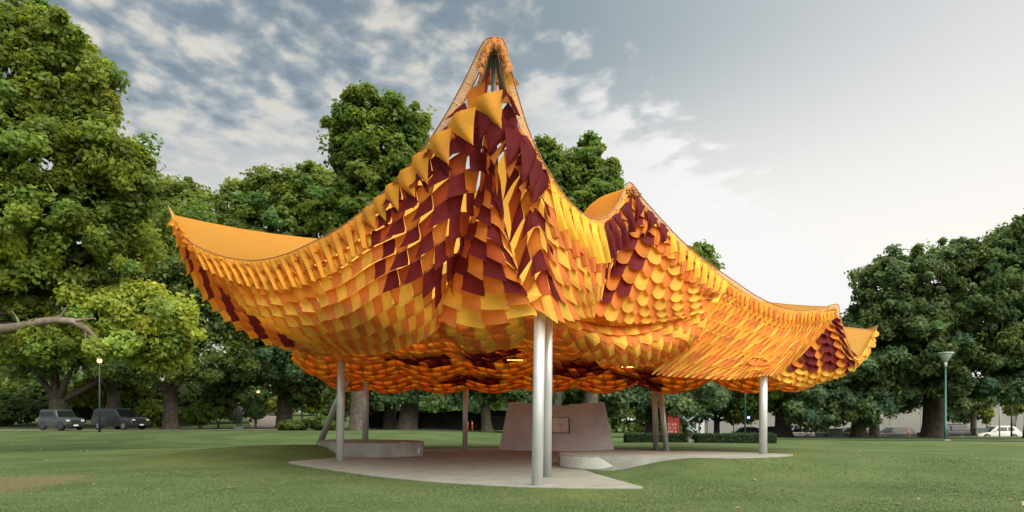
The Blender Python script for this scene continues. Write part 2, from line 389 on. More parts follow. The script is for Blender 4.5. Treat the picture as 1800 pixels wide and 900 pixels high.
# freshly rendered patch on the face of the platform
pv = []; pf = []
pl = [crom(np.vstack([PLAT, PLAT[:1]]), tt) for tt in np.linspace(.055, .235, 18)]
cen = PLAT.mean(0)
for i, p in enumerate(pl):
    o_ = (p-cen)/np.linalg.norm(p-cen)*.012; e = .03*math.sin(i*1.9)
    cut = 0 if i < 15 else .05*(i-14)**1.5
    pv += [(p[0]+o_[0], p[1]+o_[1], .035+cut*.4+abs(e)*.3), (p[0]+o_[0], p[1]+o_[1], .415-cut+e*.4)]
pf = [(2*i, 2*i+2, 2*i+3, 2*i+1) for i in range(len(pl)-1)]
o = pyd('render_patch', pv, pf, PALE, t); o.location = -t.location
t = empty('curved_bench', (-6.3, 31.3, 0), 'low curved concrete seat behind the left front column, one end in the grass', 'bench')
pr_child('seat_slab', BENCH, -.1, .61, CONC, t, mat2=FLOORM)
o = box('end_plate', (-4.06, 29.66, .25), (.10, .02, .28), WHITE, t, rot=Matrix.Rotation(R(-40), 3, 'Z')); o.location = -t.location
o = box('top_plate', (-4.7, 29.5, .617), (.24, .12, .012), WHITE, t); o.location = -t.location

# paths draped on the ground
def strip(name, pts, w, mat, lift=.05, n=80):
    V = []; F = []
    P = [crom(np.array(pts, float), i/n) for i in range(n+1)]
    m = 5
    for i, p in enumerate(P):
        d = P[min(i+1, n)]-P[max(i-1, 0)]; d /= np.linalg.norm(d); q = np.array((-d[1], d[0]))
        for k in range(m):
            a = p+q*w*(k/(m-1)-.5); V.append((a[0], a[1], g1(a[0], a[1])+lift))
    for i in range(n):
        for k in range(m-1): F.append((i*m+k, i*m+k+1, (i+1)*m+k+1, (i+1)*m+k))
    return tag(pyd(name, V, F, mat, None, True), kind='structure')
strip('path', [(-110, 58.5), (-70, 58.5), (-42, 58.5), (-30, 58.8), (-22, 61.5), (-14, 65), (-4, 65.5)], 5.0, GRAVEL, .03, 120)
strip('path', [(-24, 67), (-26.5, 75), (-32, 88), (-38, 104)], 4.0, GRAVEL, .045, 60)
strip('path', [(14, 58), (24, 55), (34, 51.5), (50, 46.5), (70, 40)], 1.3, ASPH, .03, 80)
strip('road', [(2, 78), (40, 78), (80, 77), (140, 76)], 13.0, ASPH, .03, 60)

# ------------------------------------------------------------------ columns
def column(base, top, r, label, group='round steel columns of the canopy'):
    root = empty('steel_column', base, label, 'column', group)
    b = Vector(base); tp = Vector(top)-b; m = MB(); m.tube([Vector((0, 0, -.15)), tp*.5, tp], [r]*3, 28)
    m.build('shaft', PAINT, root)
    c = MB(); d = tp.normalized(); c.tube([tp-d*.18, tp-d*.02], [r*1.03]*2, 28); c.build('collar', PAINT, root)
    return root
column(atz(944, 853, .02), at(949, 534, 16.9), .140, 'bright steel column at the very front, nearest of all the columns')
column(atz(961, 838, .02), at(963, 540, 18.0), .130, 'steel column close behind the nearest front column')
column(atz(597, 810, .02), at(601, 606, 26.2), .150, 'steel column at the left front, before the curved bench')
column(at(562, 774, 34.0), at(616, 655, 32.5), .150, 'leaning steel column at the far left, rising from the grass')
column(at(642, 776, 33.0), at(644, 640, 33.0), .145, 'upright steel column standing on the curved bench')
column(atz(817, 791, .0), at(819, 660, 36.2), .135, 'slim far steel column between the curved bench and the brick kiosk')
column(atz(1153, 791, 0), at(1150, 670, 36.2), .145, 'far upright steel column right of the kiosk, left one of a pair')
column(atz(1172, 792, 0), at(1159, 670, 36.2), .145, 'far tilted steel column right of the kiosk, right one of a pair')
column(np.array((8.57, 23.3, .435)), at(1342, 648, 23.3), .135, 'steel column standing on the tip of the low right platform')

# ------------------------------------------------------------------ canopy
CAN = empty('fabric_canopy', (0, 27, 0), 'huge peaked canopy of overlapping orange, yellow and burgundy fabric petals on steel columns', 'canopy')
CO = np.array((0, 27, 0.))
YEL = (0.76, 0.465, 0.075); ORA = (0.65, 0.220, 0.052); AMB = (0.71, 0.335, 0.045); BUR = (0.140, 0.016, 0.018); DOR = (0.61, 0.205, 0.036); BRT = (0.78, 0.48, 0.055); DAMB = (.56, .215, .022)
RDO = (.42, .085, .026)
OR2 = (.72, .275, .055)
PETALS = []   # (verts, faces, colour, screen size)
class Patch:
    def __init__(s, cols):
        s.P = np.array([[at(*p) for p in c] for c in cols])       # u, v, xyz
    def S(s, u, v):
        return crom(np.array([crom(c, v) for c in s.P]), u)
    def grid(s, nu=41, nv=33):
        A = np.array([[crom(c, v) for v in np.linspace(0, 1, nv)] for c in s.P])
        return np.array([[crom(A[:, j], u) for j in range(nv)] for u in np.linspace(0, 1, nu)])
    def prep(s):
        s.NU, s.NV = 81, 49; s.g = s.grid(s.NU, s.NV)
        dv = np.linalg.norm(np.diff(s.g, axis=1), axis=2); s.L = dv.sum(1)
        du = np.linalg.norm(np.diff(s.g[:, s.NV//2], axis=0), axis=1); s.ua = np.concatenate([[0], np.cumsum(du)])
    def ev(s, u, v):
        x = min(max(u, 0), 1)*(s.NU-1); i = min(int(x), s.NU-2); f = x-i
        y = v*(s.NV-1); j = min(max(int(y), 0), s.NV-2); h = y-j
        g = s.g
        return (g[i, j]*(1-f)+g[i+1, j]*f)*(1-h)+(g[i, j+1]*(1-f)+g[i+1, j+1]*f)*h
    def nrm(s, u, v):
        e = .02; a = s.ev(min(u+e, 1), v)-s.ev(max(u-e, 0), v); vv = min(max(v, e), 1-e); b = s.ev(u, vv+e)-s.ev(u, vv-e)
        n = np.cross(a, b); n /= np.linalg.norm(n)+1e-9
        p = s.ev(u, v)
        return n if n@(np.array((0, 0, 1.6))-p) > 0 else -n
def jit(c, a=.10):
    k = 1+random.uniform(-a, a); return tuple(min(1, x*k*(1+random.uniform(-.03, .03))) for x in c)
def emit(V, nu, nv, col, key=None):
    V = np.array(V); F = [(i*(nv+1)+j, i*(nv+1)+j+1, (i+1)*(nv+1)+j+1, (i+1)*(nv+1)+j) for i in range(nu) for j in range(nv)]
    pr = np.array([proj(p) for p in V]); sz = (pr[:, 0].max()-pr[:, 0].min())*(pr[:, 1].max()-pr[:, 1].min())
    PETALS.append((V, F, col, sz, key))
def petal(pt, u0, u1, rt, rb, nfun, style, par, col, lift):
    nu, nv = 4, 4; V = []
    for a in range(nu+1):
        s = a/nu
        for b in range(nv+1):
            t = b/nv; sk = 0; w = 1.04; rbot = rb-.12; lf = lift*t**1.6
            if style == 'quad':
                rbot = rb-.10; lf = lift*.8*(.05+t**1.4); w = 1.04; rbot = rb-.05-.10*(1-s)
            elif style == 'trap':
                if par: w = .74+.42*t; lf = lift*1.8*(.15+t)
                else: w = 1.25-.35*t; lf = -.02+lift*.15*t
            elif style == 'scale':
                rbot = rb-.20-.34*(1-(2*s-1)**2); lf = lift*(1.6*t**1.4)*(.55+.45*math.sin(PI*s))
            elif style == 'fold':
                m_ = 1-abs(2*s-1); rbot = rb-.12-.42*m_; lf = lift*(.12+1.15*t)*(.15+1.35*m_); w = 1.06+.10*t; sk = .10*t*(1 if par else -1)
            elif style == 'curl':
                rbot = rb-.25-.3*math.sin(PI*s); lf = lift*(t*1.3)*(1+.9*math.sin(2*PI*s+.6*par)); sk = .12*t*(1 if par else -1)
            elif style == 'spike':
                w = 1.5-1.3*t; sk = -.85*t; rbot = rb-1.05; lf = lift*1.2*t+.01*par
            elif style == 'zig':
                sk = .16*t*(1 if par else -1); w = 1.32; rbot = rb-.45; lf = lift*(.1+t)+.015*par
            elif style == 'skew':
                sk = .34*(t-.5); lf = lift*(.1+t); rbot = rb-.06-.30*s
            tw = (1.55-1.2*s) if par else (.35+1.2*s)
            if style == 'quad': tw = 1.3-.6*s
            if style in ('quad', 'trap', 'skew', 'zig'): lf = lf*tw+lift*.7*max(0, t-.72)/.28
            if style == 'scale': lf = lf*(.6+.8*(s if par else 1-s))
            uc = .5+(s-.5)*w+sk; u = u0+(u1-u0)*uc; uu = min(max(u, 0), 1)
            r = rt+(rbot-rt)*t; v = 1-r/nfun(uu)
            v = min(max(v, -.01), 1.06)
            p = pt.ev(uu, v)+pt.nrm(uu, min(max(v, 0), 1))*lf
            if u != uu:
                p = p+(pt.ev(1, .5)-pt.ev(.97, .5))/.03*(u-uu)*.5 if u > 1 else p+(pt.ev(.03, .5)-pt.ev(0, .5))/.03*(u-uu)*.5
            V.append(p)
    emit(V, nu, nv, col, style in ('fold', 'trap'))
def flap(pt, u0, u1, v1, col, back, lift, lean=.35, inner=None):
    """a folded petal hung along the rim, narrowing to a tip"""
    wd = 1.02 if inner else .86
    def mk(col, off, v1, lean, wt, lift):
        nu, nv = 5, 5; V = []
        for a in range(nu+1):
            s = a/nu
            for b in range(nv+1):
                t = b/nv; w = wd-(wd-wt)*t; u = u0+(u1-u0)*(.5+(s-.5)*w+lean*t); uu = min(max(u, 0), 1)
                v = v1*t; lf = off+lift*(.3+.9*t)*(.55+.9*math.sin(PI*min(1, s*1.05)))-.06*(1-t)*abs(math.sin(PI*2*s))
                V.append(pt.ev(uu, v)+pt.nrm(uu, max(v, 0.02))*lf)
        emit(V, nu, nv, col)
    mk(col, .07, v1, lean, .12, lift)
    if back: mk(back, -.03, v1*1.16, lean-.22, .30, lift*.75)
    if inner: mk(inner, -.02, v1*1.02, lean+.18, .30, lift*.5)
def bigflap(pt, u, side, w, h, col, back, lift):
    a = pt.ev(u, 0.0); n = pt.nrm(u, .08); e = .03
    dn = pt.ev(u, .12)-a; dn = np.array((0, 0, -1.))*.8+.2*dn/np.linalg.norm(dn); rt = np.cross(n, dn)
    if rt[0]*side < 0: rt = -rt
    rt /= np.linalg.norm(rt); j = random.uniform(.9, 1.12)
    def tri(a, b, c, off, lift, col, nu=6, nv=6):
        V = []
        for i in range(nu+1):
            s_ = i/nu
            for q in range(nv+1):
                t = q/nv; p = (a+(b-a)*s_)*(1-t)+c*t
                V.append(p+n*(off+lift*math.sin(PI*(.12+.8*s_))*(1-t)**.6+.5*lift*t-.05*math.sin(s_*9+t*4)*(1-t)*.6))
        emit(V, nu, nv, col)
    a = a+dn*.26+rt*.10
    b = a+rt*w*j-dn*h*.34; c = a+rt*w*.98*j+dn*h*.74
    tri(a+rt*-.04, b, c, .06, lift, col)
    d = a+rt*w*.22+dn*h*.42; tri(a+dn*.04, c-rt*.10, d+rt*w*.45+dn*h*.50, -.02, lift*.5, back)
    tri(a+dn*.02, b*.5+c*.5, d, -.10, lift*.2, back)
def lay(pt, cw, ch, style, colfun, lift=.07, rim=None, nsm=True, ncols=None, nfix=None):
    pt.prep(); W_ = pt.ua[-1]; nc = ncols or max(2, round(W_/cw))
    U = [float(np.interp(W_*i/nc, pt.ua, np.linspace(0, 1, pt.NU))) for i in range(nc+1)]
    L = pt.L
    def nf(u): return nfix if nfix else float(np.interp(u, np.linspace(0, 1, pt.NU), L))/ch
    for i in range(nc):
        uc = (U[i]+U[i+1])/2; n = max(nf(U[i]), nf(U[i+1])); top = min(nf(U[i]), nf(U[i+1]))
        for r in range(int(math.ceil(n-.25))):
            rt = min(r+1, max(nf(uc), r+.3)); vm = 1-(r+.5)/nf(uc); c = pt.ev(uc, min(max(vm, 0), 1)); px, py = proj(c)
            if py < 150 and 815 < px < 905: continue
            st = style(px, py) if callable(style) else style
            petal(pt, U[i], U[i+1], rt, r, nf, st, (i+r) % 2, jit(colfun(px, py, i, r)), lift)
        if rim: rim(pt, U[i], U[i+1], uc, 1/nf(uc), i, nc)

# --- the front-left sail
P1 = Patch([[(303, 380, 26), (345, 448, 25.4), (425, 533, 25), (530, 600, 24.8)],
            [(345, 436, 24.6), (385, 490, 24.0), (460, 560, 23.7), (565, 612, 24)],
            [(445, 462, 22.9), (480, 520, 22.0), (530, 578, 21.8), (605, 616, 22.8)],
            [(550, 432, 20.9), (580, 500, 20.0), (615, 568, 20.0), (660, 615, 21.4)],
            [(640, 375, 19.3), (656, 450, 18.6), (675, 535, 18.6), (708, 605, 20.2)],
            [(718, 300, 17.9), (727, 400, 17.4), (735, 500, 17.6), (742, 592, 19.3)],
            [(790, 212, 16.8), (789, 330, 16.8), (780, 460, 17.4), (764, 574, 18.9)],
            [(852, 122, 16.25), (846, 280, 17.0), (812, 440, 17.8), (770, 556, 18.8)]])
def col1(px, py, i, r):
    e = 14*math.sin(i*2.1+r)
    dark = px > 655+e and py < 505+e*.6-max(0, 700-px)*1.0
    if dark: return BUR if ((i+r) % 2 or (px > 760 and (i*3+r) % 6 == 0)) else (RDO if (i*5+r*3) % 4 == 0 else DOR)
    top = py < 520 and px < 560
    if top: return DAMB if (i+r) % 2 else AMB
    return YEL if (i+r) % 2 else ORA
def rim1(pt, u0, u1, uc, dv, i, n):
    px, py = proj(pt.ev(uc, 0)); big = ss(px, 600, 760)
    bur = px > 665
    if px < 335: return
    if px > 842: return
    if px > 630:
        bigflap(pt, u0, 1, .60+.18*big, .70+.18*big, jit(AMB, .05), jit(BUR), .20+.10*big)
        return
    flap(pt, u0, u1+(u1-u0)*.35*big, dv*2.8, jit(AMB, .05), None, .13, .40, jit(BRT))
lay(P1, .47, .50, lambda px, py: 'trap' if (px > 690 and py < 520) else 'quad' if px > 560 else 'skew', col1, .075, rim1)

# --- outer strip below the left tip
P0 = Patch([[(298, 378, 26.5), (322, 455, 26.9), (372, 533, 27), (450, 590, 26.6), (560, 618, 25.4)],
            [(301, 382, 26.1), (338, 455, 26.1), (402, 536, 26), (490, 594, 25.6), (578, 618, 24.8)],
            [(305, 384, 25.9), (352, 452, 25.3), (430, 535, 25), (530, 600, 24.7), (604, 616, 24.2)]])
def col0(px, py, i, r):
    if i == 0: return AMB if (r % 3) else YEL
    if 430 < py < 598 and px < 540: return BUR if (i+r) % 2 else DOR
    return AMB if (i+r) % 2 else ORA
lay(P0, .5, .62, 'quad', col0, .14, None, ncols=4)

# --- narrow middle gore under the peak
P2 = Patch([[(853, 190, 17.0), (842, 335, 17.5), (804, 446, 18.0), (768, 556, 18.8)],
            [(860, 190, 16.9), (868, 335, 17.2), (858, 450, 17.0), (850, 566, 17.9)],
            [(868, 190, 16.9), (888, 380, 17.0), (912, 482, 16.9), (944, 548, 16.45)]])
lay(P2, .42, .46, 'skew', lambda px, py, i, r: ((BUR if (r+i) % 2 else (RDO if r % 4 == 0 else DOR)) if py < 508 else (YEL if (r+i) % 2 else ORA)) , .085, None, ncols=4)

# --- right front sail, from the peak to the second peak
P3 = Patch([[(880, 150, 16.3), (892, 330, 17.0), (912, 480, 16.9), (945, 548, 16.45)],
            [(926, 244, 16.8), (931, 335, 16.8), (946, 440, 16.7), (966, 552, 16.6)],
            [(966, 330, 17.5), (966, 400, 17.1), (972, 475, 16.9), (992, 554, 17.2)],
            [(1002, 367, 18.2), (1002, 425, 17.7), (1006, 492, 17.6), (1016, 550, 18.2)],
            [(1046, 396, 19.2), (1042, 445, 18.7), (1036, 502, 18.5), (1032, 548, 18.9)],
            [(1080, 378, 20), (1080, 415, 19.9), (1062, 474, 19.5), (1038, 543, 19.3)],
            [(1108, 345, 20.6), (1100, 402, 20.4), (1072, 472, 20), (1042, 538, 19.5)]])
def col3(px, py, i, r):
    if px < 968 and py < 512-(965-px)*.15: return BUR if ((i+r) % 2 or (i*3+r) % 5 == 0) else (RDO if (i+r*2) % 3 == 0 else DOR)
    if px > 1062 and py < 500 and (i+r) % 2: return BUR
    return YEL if (i+r) % 2 else ORA
def rim3(pt, u0, u1, uc, dv, i, n):
    px, py = proj(pt.ev(uc, 0))
    c, b = (BUR, AMB) if px < 958 else (BRT, ORA) if px < 1056 else (BUR, DOR)
    if px < 958:
        if py < 132: return
        bigflap(pt, u1, -1, .72, 1.0, jit(BUR, .06), jit(DOR), .24)
        bigflap(pt, (u0+u1)/2, -1, .66, .95, jit(BUR, .06), jit(DOR), .22)
        return
    flap(pt, u0, u1, dv*2.6, jit(c, .12), jit(b), .24, .16)
lay(P3, .45, .50, lambda px, py: 'trap' if px < 960 else 'fold', col3, .10, rim3)

# --- from the second peak down to the right
P4 = Patch([[(1110, 345, 20.6), (1102, 402, 20.4), (1074, 474, 20), (1043, 542, 19.6)],
            [(1150, 385, 21), (1140, 432, 20.4), (1110, 494, 19.9), (1078, 554, 19.9)],
            [(1200, 436, 21.8), (1186, 474, 21.1), (1152, 524, 20.6), (1122, 560, 20.5)],
            [(1240, 471, 22.6), (1226, 503, 22), (1196, 534, 21.4), (1168, 557, 21.2)],
            [(1278, 501, 23.3), (1264, 518, 22.9), (1242, 534, 22.3), (1217, 546, 22.0)]])
def col4(px, py, i, r):
    lim = 1092+(480-py)*.62
    if px < lim+26 and py < 520: return BUR if (i+r) % 2 else DOR
    return YEL if (i+r) % 2 else ORA
def rim4(pt, u0, u1, uc, dv, i, n):
    px, py = proj(pt.ev(uc, 0)); c, b = (BUR, DOR) if px < 1172 else (BRT, ORA)
    flap(pt, u0, u1, dv*2.4, jit(c, .06), jit(b), .22, -.15)
lay(P4, .42, .43, 'scale', col4, .11, rim4)

# --- the long right side with its pointed petals
P5 = Patch([[(1278, 502, 23.3), (1256, 540, 22.9), (1214, 592, 22.6), (1155, 648, 22.5)],
            [(1325, 527, 23.7), (1306, 564, 23.4), (1266, 612, 23.0), (1214, 656, 22.8)],
            [(1380, 548, 24.2), (1361, 588, 23.8), (1326, 627, 23.3), (1290, 663, 23.0)],
            [(1430, 550, 25.0), (1412, 583, 24.5), (1386, 617, 23.8), (1350, 657, 23.1)],
            [(1470, 546, 26.0), (1450, 578, 25.5), (1410, 622, 24.4), (1365, 657, 23.4)]])
def col5(px, py, i, r): return AMB if r % 2 else (ORA if (i*5+r) % 3 else YEL)
def rim5(pt, u0, u1, uc, dv, i, n): flap(pt, u0, u1, dv*1.7, jit(AMB if i % 5 else ORA, .06), jit(BRT), .13, .1)
lay(P5, .21, .42, 'spike', col5, .12, rim5)

P6 = Patch([[(1472, 550, 26.0), (1448, 580, 25.5), (1405, 627, 24.5), (1360, 662, 23.6)],
            [(1484, 578, 26.4), (1468, 603, 26.0), (1430, 642, 25.2), (1390, 669, 24.4)],
            [(1506, 630, 27.2), (1494, 640, 26.9), (1460, 657, 26.3), (1420, 670, 25.6)],
            [(1540, 580, 28.4), (1528, 614, 28.1), (1495, 648, 27.6), (1450, 664, 27.0)]])
lay(P6, .44, .38, 'scale', lambda px, py, i, r: ((BUR if (i+r) % 3 else DOR) if (px > 1392 and px-1395 < 115-(py-560)*.0 and py < 645 and px+.35*py < 1722) else (YEL if (i+r) % 2 else AMB)), .12, None)

# --- bellies below the front sails
P7 = Patch([[(958, 548, 19.0), (974, 575, 19.8), (1000, 603, 21), (1030, 624, 22.5)],
            [(1030, 556, 20.4), (1040, 592, 19.9), (1050, 621, 20.6), (1066, 634, 22)],
            [(1100, 565, 21), (1105, 603, 20.2), (1108, 631, 20.8), (1110, 638, 22)],
            [(1170, 562, 21.8), (1170, 593, 20.9), (1166, 618, 21.2), (1156, 632, 22.3)],
            [(1246, 548, 22.6), (1242, 564, 22.2), (1228, 588, 22), (1202, 614, 22.6)]])
lay(P7, .42, .42, 'fold', lambda px, py, i, r: YEL if (i+r) % 2 else ORA, .09)
P8 = Patch([[(1120, 612, 23.0), (1140, 634, 22.9), (1165, 654, 23.4)],
            [(1180, 606, 23.2), (1195, 633, 22.9), (1217, 659, 23.3)],
            [(1262, 606, 23.4), (1266, 636, 23.1), (1272, 664, 23.3)],
            [(1340, 612, 23.6), (1322, 636, 23.2), (1312, 661, 23.1)],
            [(1402, 614, 24.0), (1372, 637, 23.5), (1347, 656, 23.0)]])
lay(P8, .42, .32, 'scale', lambda px, py, i, r: AMB if r % 2 else ORA, .08)
P9 = Patch([[(758, 562, 19.2), (780, 584, 20), (812, 600, 21)], [(820, 568, 18.3), (836, 590, 19.2), (852, 607, 20.5)],
            [(880, 564, 18.0), (892, 584, 18.8), (892, 602, 20)], [(946, 546, 17.6), (948, 562, 18.4), (942, 574, 19.5)]])
lay(P9, .48, .40, 'zig', lambda px, py, i, r: YEL if i % 2 else ORA, .08)

# --- quilted underside: a hanging net of pillows between cable creases
PIL = []
for D, z, ps in ((20.6, 4.12, (690, 790, 890, 1000, 1110)), (25.4, 3.82, (545, 640, 745, 850, 985, 1110, 1235)), (30.0, 3.40, (560, 655, 765, 880, 1010, 1130, 1250, 1365)),
                 (34.7, 3.02, (600, 685, 778, 868, 960, 1060, 1182, 1325, 1420))):
    for p in ps: PIL.append(((p-900)/1200*D, D+.4*math.sin(p*.05), z))
PIL = np.array(PIL)
def XL(y): return np.interp(y, (19, 20, 24, 30, 36, 39), (-3.4, -5.0, -7.6, -9.6, -9.6, -8.8))
def XR(y): return np.interp(y, (19, 20.5, 22.5, 25, 27.5, 31, 36, 39), (.6, 1.0, 2.6, 7.6, 10.6, 14.5, 16.0, 15.0))
def under(x, y):
    d = ((PIL[:, 0]-x)/2.0)**2+((PIL[:, 1]-y)/2.5)**2
    d = np.where(d > 1.6, 1.6+.25*np.log(1+np.maximum(d-1.6, 0)), d)
    zz = PIL[:, 2]-.06+.75*d
    z = -np.log(np.exp(-zz*9).sum())/9 + .08
    z += .16*max(0, y-36.2)**2+.05*max(0, 20-y)
    ex = max(0, XL(y)+1.6-x); z += .30*ex**1.6
    ex = max(0, x-XR(y)+1.6); z += .25*ex**1.6
    return z
class UPatch(Patch):
    def __init__(s, a, b, y0, y1): s.a = a; s.b = b; s.y0 = y0; s.y1 = y1
    def grid(s, nu, nv):
        g = np.zeros((nu, nv, 3))
        for i in range(nu):
            for j in range(nv):
                y = s.y0+(s.y1-s.y0)*j/(nv-1); x0 = XL(y)+(XR(y)-XL(y))*i/(nu-1)
                g[i, j] = (x0, y, under(x0, y))
        return g
    def nrm(s, u, v):
        e = .012; a = s.ev(min(u+e, 1), v)-s.ev(max(u-e, 0), v); vv = min(max(v, e), 1-e); b = s.ev(u, vv+e)-s.ev(u, vv-e)
        n = np.cross(a, b); n /= np.linalg.norm(n)+1e-9; return n if n[2] < 0 else -n
    def prep(s):
        s.NU, s.NV = 161, 121; s.g = s.grid(s.NU, s.NV)
        s.L = np.full(s.NU, s.y1-s.y0); s.ua = np.linspace(0, s.b-s.a, s.NU)*1.1
PU = UPatch(-9.4, 12.6, 19.3, 38.6)
def colU(px, py, i, r):
    p = [(px-900), py]
    for (cx, cy, rx, ry) in ((735, 625, 80, 10), (850, 618, 55, 22), (830, 662, 70, 10), (1015, 642, 65, 20), (1115, 655, 60, 15), (1180, 634, 40, 9), (1150, 672, 34, 12)):
        if ((px-cx)/rx)**2+((py-cy)/ry)**2 < .55: return BUR if (i+r) % 4 else DOR
    return OR2 if (i % 2) else (AMB if (r % 3) else YEL)
lay(PU, .55, .50, 'zig', colU, .05)

# build: the 300 that show largest one by one, the others as one part
order = sorted(range(len(PETALS)), key=lambda k: -PETALS[k][3]); singles = set(order[:300])
def tone(me, cols):
    a = me.color_attributes.new('tone', 'FLOAT_COLOR', 'POINT'); a.data.foreach_set('color', np.asarray(cols, np.float32).ravel())
rv = []; rf = []; rc = []
flat_f = []
for k, (V, F, c, sz, fl) in enumerate(PETALS):
    if k in singles:
        o = pyd('petal', V-CO, F, FAB, CAN, not fl); tone(o.data, [(*c, 1)]*len(V))
    else:
        b0 = len(rv); rv += list(V-CO); rf += [tuple(i+b0 for i in f) for f in F]; rc += [(*c, 1)]*len(V); flat_f += [not fl]*len(F)
o = pyd('petals', rv, rf, FAB, CAN, True); tone(o.data, rc); o.data.polygons.foreach_set('use_smooth', flat_f); o['kind'] = 'stuff'
print('petals', len(PETALS))

# rim: cables, netting, ties, and the membrane above
RIM_PTS = [at(*p) for p in ((296, 362, 26.4), (308, 392, 25.9), (330, 420, 25.3), (360, 438, 24.6), (400, 452, 23.8), (450, 457, 22.9), (500, 447, 21.9), (550, 425, 20.9), (600, 398, 20), (645, 363, 19.2), (690, 322, 18.4), (735, 272, 17.6), (775, 215, 16.95), (810, 153, 16.5), (838, 96, 16.2), (852, 71, 16.05),
           (868, 65, 16.0), (886, 71, 16.05), (895, 105, 16.15), (910, 165, 16.4), (928, 224, 16.75), (950, 275, 17.1), (975, 318, 17.5), (1000, 352, 17.95), (1025, 375, 18.6), (1048, 385, 19.2), (1070, 378, 19.8), (1088, 355, 20.3), (1106, 320, 20.8),
           (1130, 348, 20.95), (1160, 382, 21.3), (1200, 424, 22), (1250, 465, 22.9), (1290, 493, 23.45), (1330, 520, 23.8), (1370, 538, 24.15), (1410, 545, 24.7), (1445, 541, 25.3), (1472, 535, 26.1),
           (1477, 560, 26.3), (1489, 600, 26.7), (1500, 622, 27.0), (1512, 631, 27.3), (1525, 620, 27.7), (1535, 596, 28.2), (1542, 572, 28.6))]
RIM_BACK = [np.array(p, float) for p in ((15.0, 33, 5.3), (13.5, 38, 5.9), (11, 41, 7.0), (8.5, 40.4, 5.7), (5.5, 40, 5.3), (3, 40.8, 6.2), (1, 42, 7.2), (-1.5, 40.8, 5.7), (-4.5, 40, 5.2), (-7, 39.8, 6.0), (-9.5, 39, 7.0), (-10.6, 36, 5.4), (-11.2, 33, 5.2), (-12, 29.5, 6.6))]
NF = 300
rim_f = [crom(np.array(RIM_PTS), i/NF) for i in range(NF+1)]
NB = 70
rim_b = [crom(np.array([RIM_PTS[-1]]+RIM_BACK+[RIM_PTS[0]]), i/NB) for i in range(NB+1)]
CENT = np.array((2.0, 27.0, 8.2))
loop = rim_f+rim_b[1:-1]
NL = len(loop)
def inset(k, w):
    p = loop[k]; t = loop[(k+2) % NL]-loop[(k-2) % NL]; t /= np.linalg.norm(t)
    d = CENT-p; d[2] = 0; d /= np.linalg.norm(d); d = d*.40+np.array((0, 0, -1.)); d -= t*(d@t); d /= np.linalg.norm(d); return p+d*w
def wid(p): return .165+.075*ss(p[2], 7.8, 9.8)*(1-ss(np.array(abs(p[0]-0)), 3, 5))
inn = [inset(k, wid(p)) for k, p in enumerate(loop)]
for _ in range(6): inn = [(inn[k-1]+inn[k]*2+inn[(k+1) % NL])/4 for k in range(NL)]
m = MB()
for ring in (loop, inn): m.tube([Vector(p-CO) for p in ring+ring[:1]], .016, 5, cap=False)
m.build('rim_cable', CABLE, CAN)
m = MB(); acc = 0; last = loop[0]
for k, p in enumerate(loop[:NF]):
    acc += np.linalg.norm(p-last); last = p
    if acc > .48:
        acc = 0; q = inn[k]; kk = min(k+2, NF)
        m.tube([Vector(p-CO), Vector(q-CO)], .012, 5); m.tube([Vector(q-CO), Vector(inn[kk]*.5+loop[kk]*.5-CO)], .008, 4)
o = m.build('rim_ties', CORD, CAN); o['kind'] = 'stuff'
# netting between the cables and a ruffle over the tops
V = []; F = []; UVs = []; acc = 0
for k in range(len(loop)+1):
    p = loop[k % len(loop)]; q = inn[k % len(loop)]
    if k: acc += np.linalg.norm(p-loop[(k-1) % len(loop)])
    V += [p-CO, q-CO]; UVs += [(acc/.055, 0), (acc/.055, np.linalg.norm(p-q)/.055)]
F = [(2*k, 2*k+2, 2*k+3, 2*k+1) for k in range(len(loop))]
o = pyd('rim_netting', V, F, NET, CAN)
uvl = o.data.uv_layers.new(name='UVMap')
for l in o.data.loops: uvl.data[l.index].uv = UVs[l.vertex_index]
# membrane
V = []; F = []; NS = 12; n = len(loop)
for k, p in enumerate(loop):
    q = inn[k]*.6+p*.4
    for j in range(NS+1):
        s = j/NS; a = q*(1-s)+CENT*s; a = a.copy(); a[2] -= .55*math.sin(PI*s)*(1-s)*1.2
        px_, _ = proj(loop[k])
        if k < NF and 940 < px_ < 1112 and p[1] > 17: a[2] += 1.25*math.exp(-((px_-1080)/42)**2)*math.sin(PI*min(1, s/.8))
        V.append(a-CO)
for k in range(n):
    for j in range(NS):
        p = loop[k]
        if p[2] > 8.7 and abs(p[0]) < 3 and j < 3: continue
        k2 = (k+1) % n; F.append((k*(NS+1)+j, k2*(NS+1)+j, k2*(NS+1)+j+1, k*(NS+1)+j+1))
pyd('membrane', V, F, MEM, CAN, True)
# ridge hems seen against the trees
m = MB()
for tip in (at(296, 362, 26.4), at(1106, 320, 20.8), at(1472, 535, 26.1), at(1542, 572, 28.6)):
    k = int(np.argmin([np.linalg.norm(p-tip) for p in loop]))
    m.tube([Vector(np.array(V[k*(NS+1)+q])+(0, 0, .01)) for q in range(NS+1)], .02, 5)
m.build('ridge_cable', CABLE, CAN)
# masts at the front peak
ap = at(868, 84, 16.25)
m = MB()
for b in (at(866, 300, 17.7), at(846, 165, 17.2), at(888, 170, 17.2)): m.tube([Vector(ap-CO), Vector(b-CO)], [.055, .075], 12)
m.tube([Vector(ap-CO+np.array((0, 0, -.15))), Vector(ap-CO+np.array((0, 0, .16)))], [.10, .06], 16)
m.build('peak_mast', plain('mast_grey', (.20, .22, .22), rough=.5, metal=.4), CAN)
m = MB()
for a, b in ((at(858, 122, 16.6), at(832, 228, 17.2)), (at(860, 128, 16.6), at(842, 232, 17.2)), (at(872, 150, 16.8), at(862, 240, 17.2))): m.tube([Vector(a-CO), Vector(b-CO)], .035, 6)
m.build('tension_strap', RED, CAN)
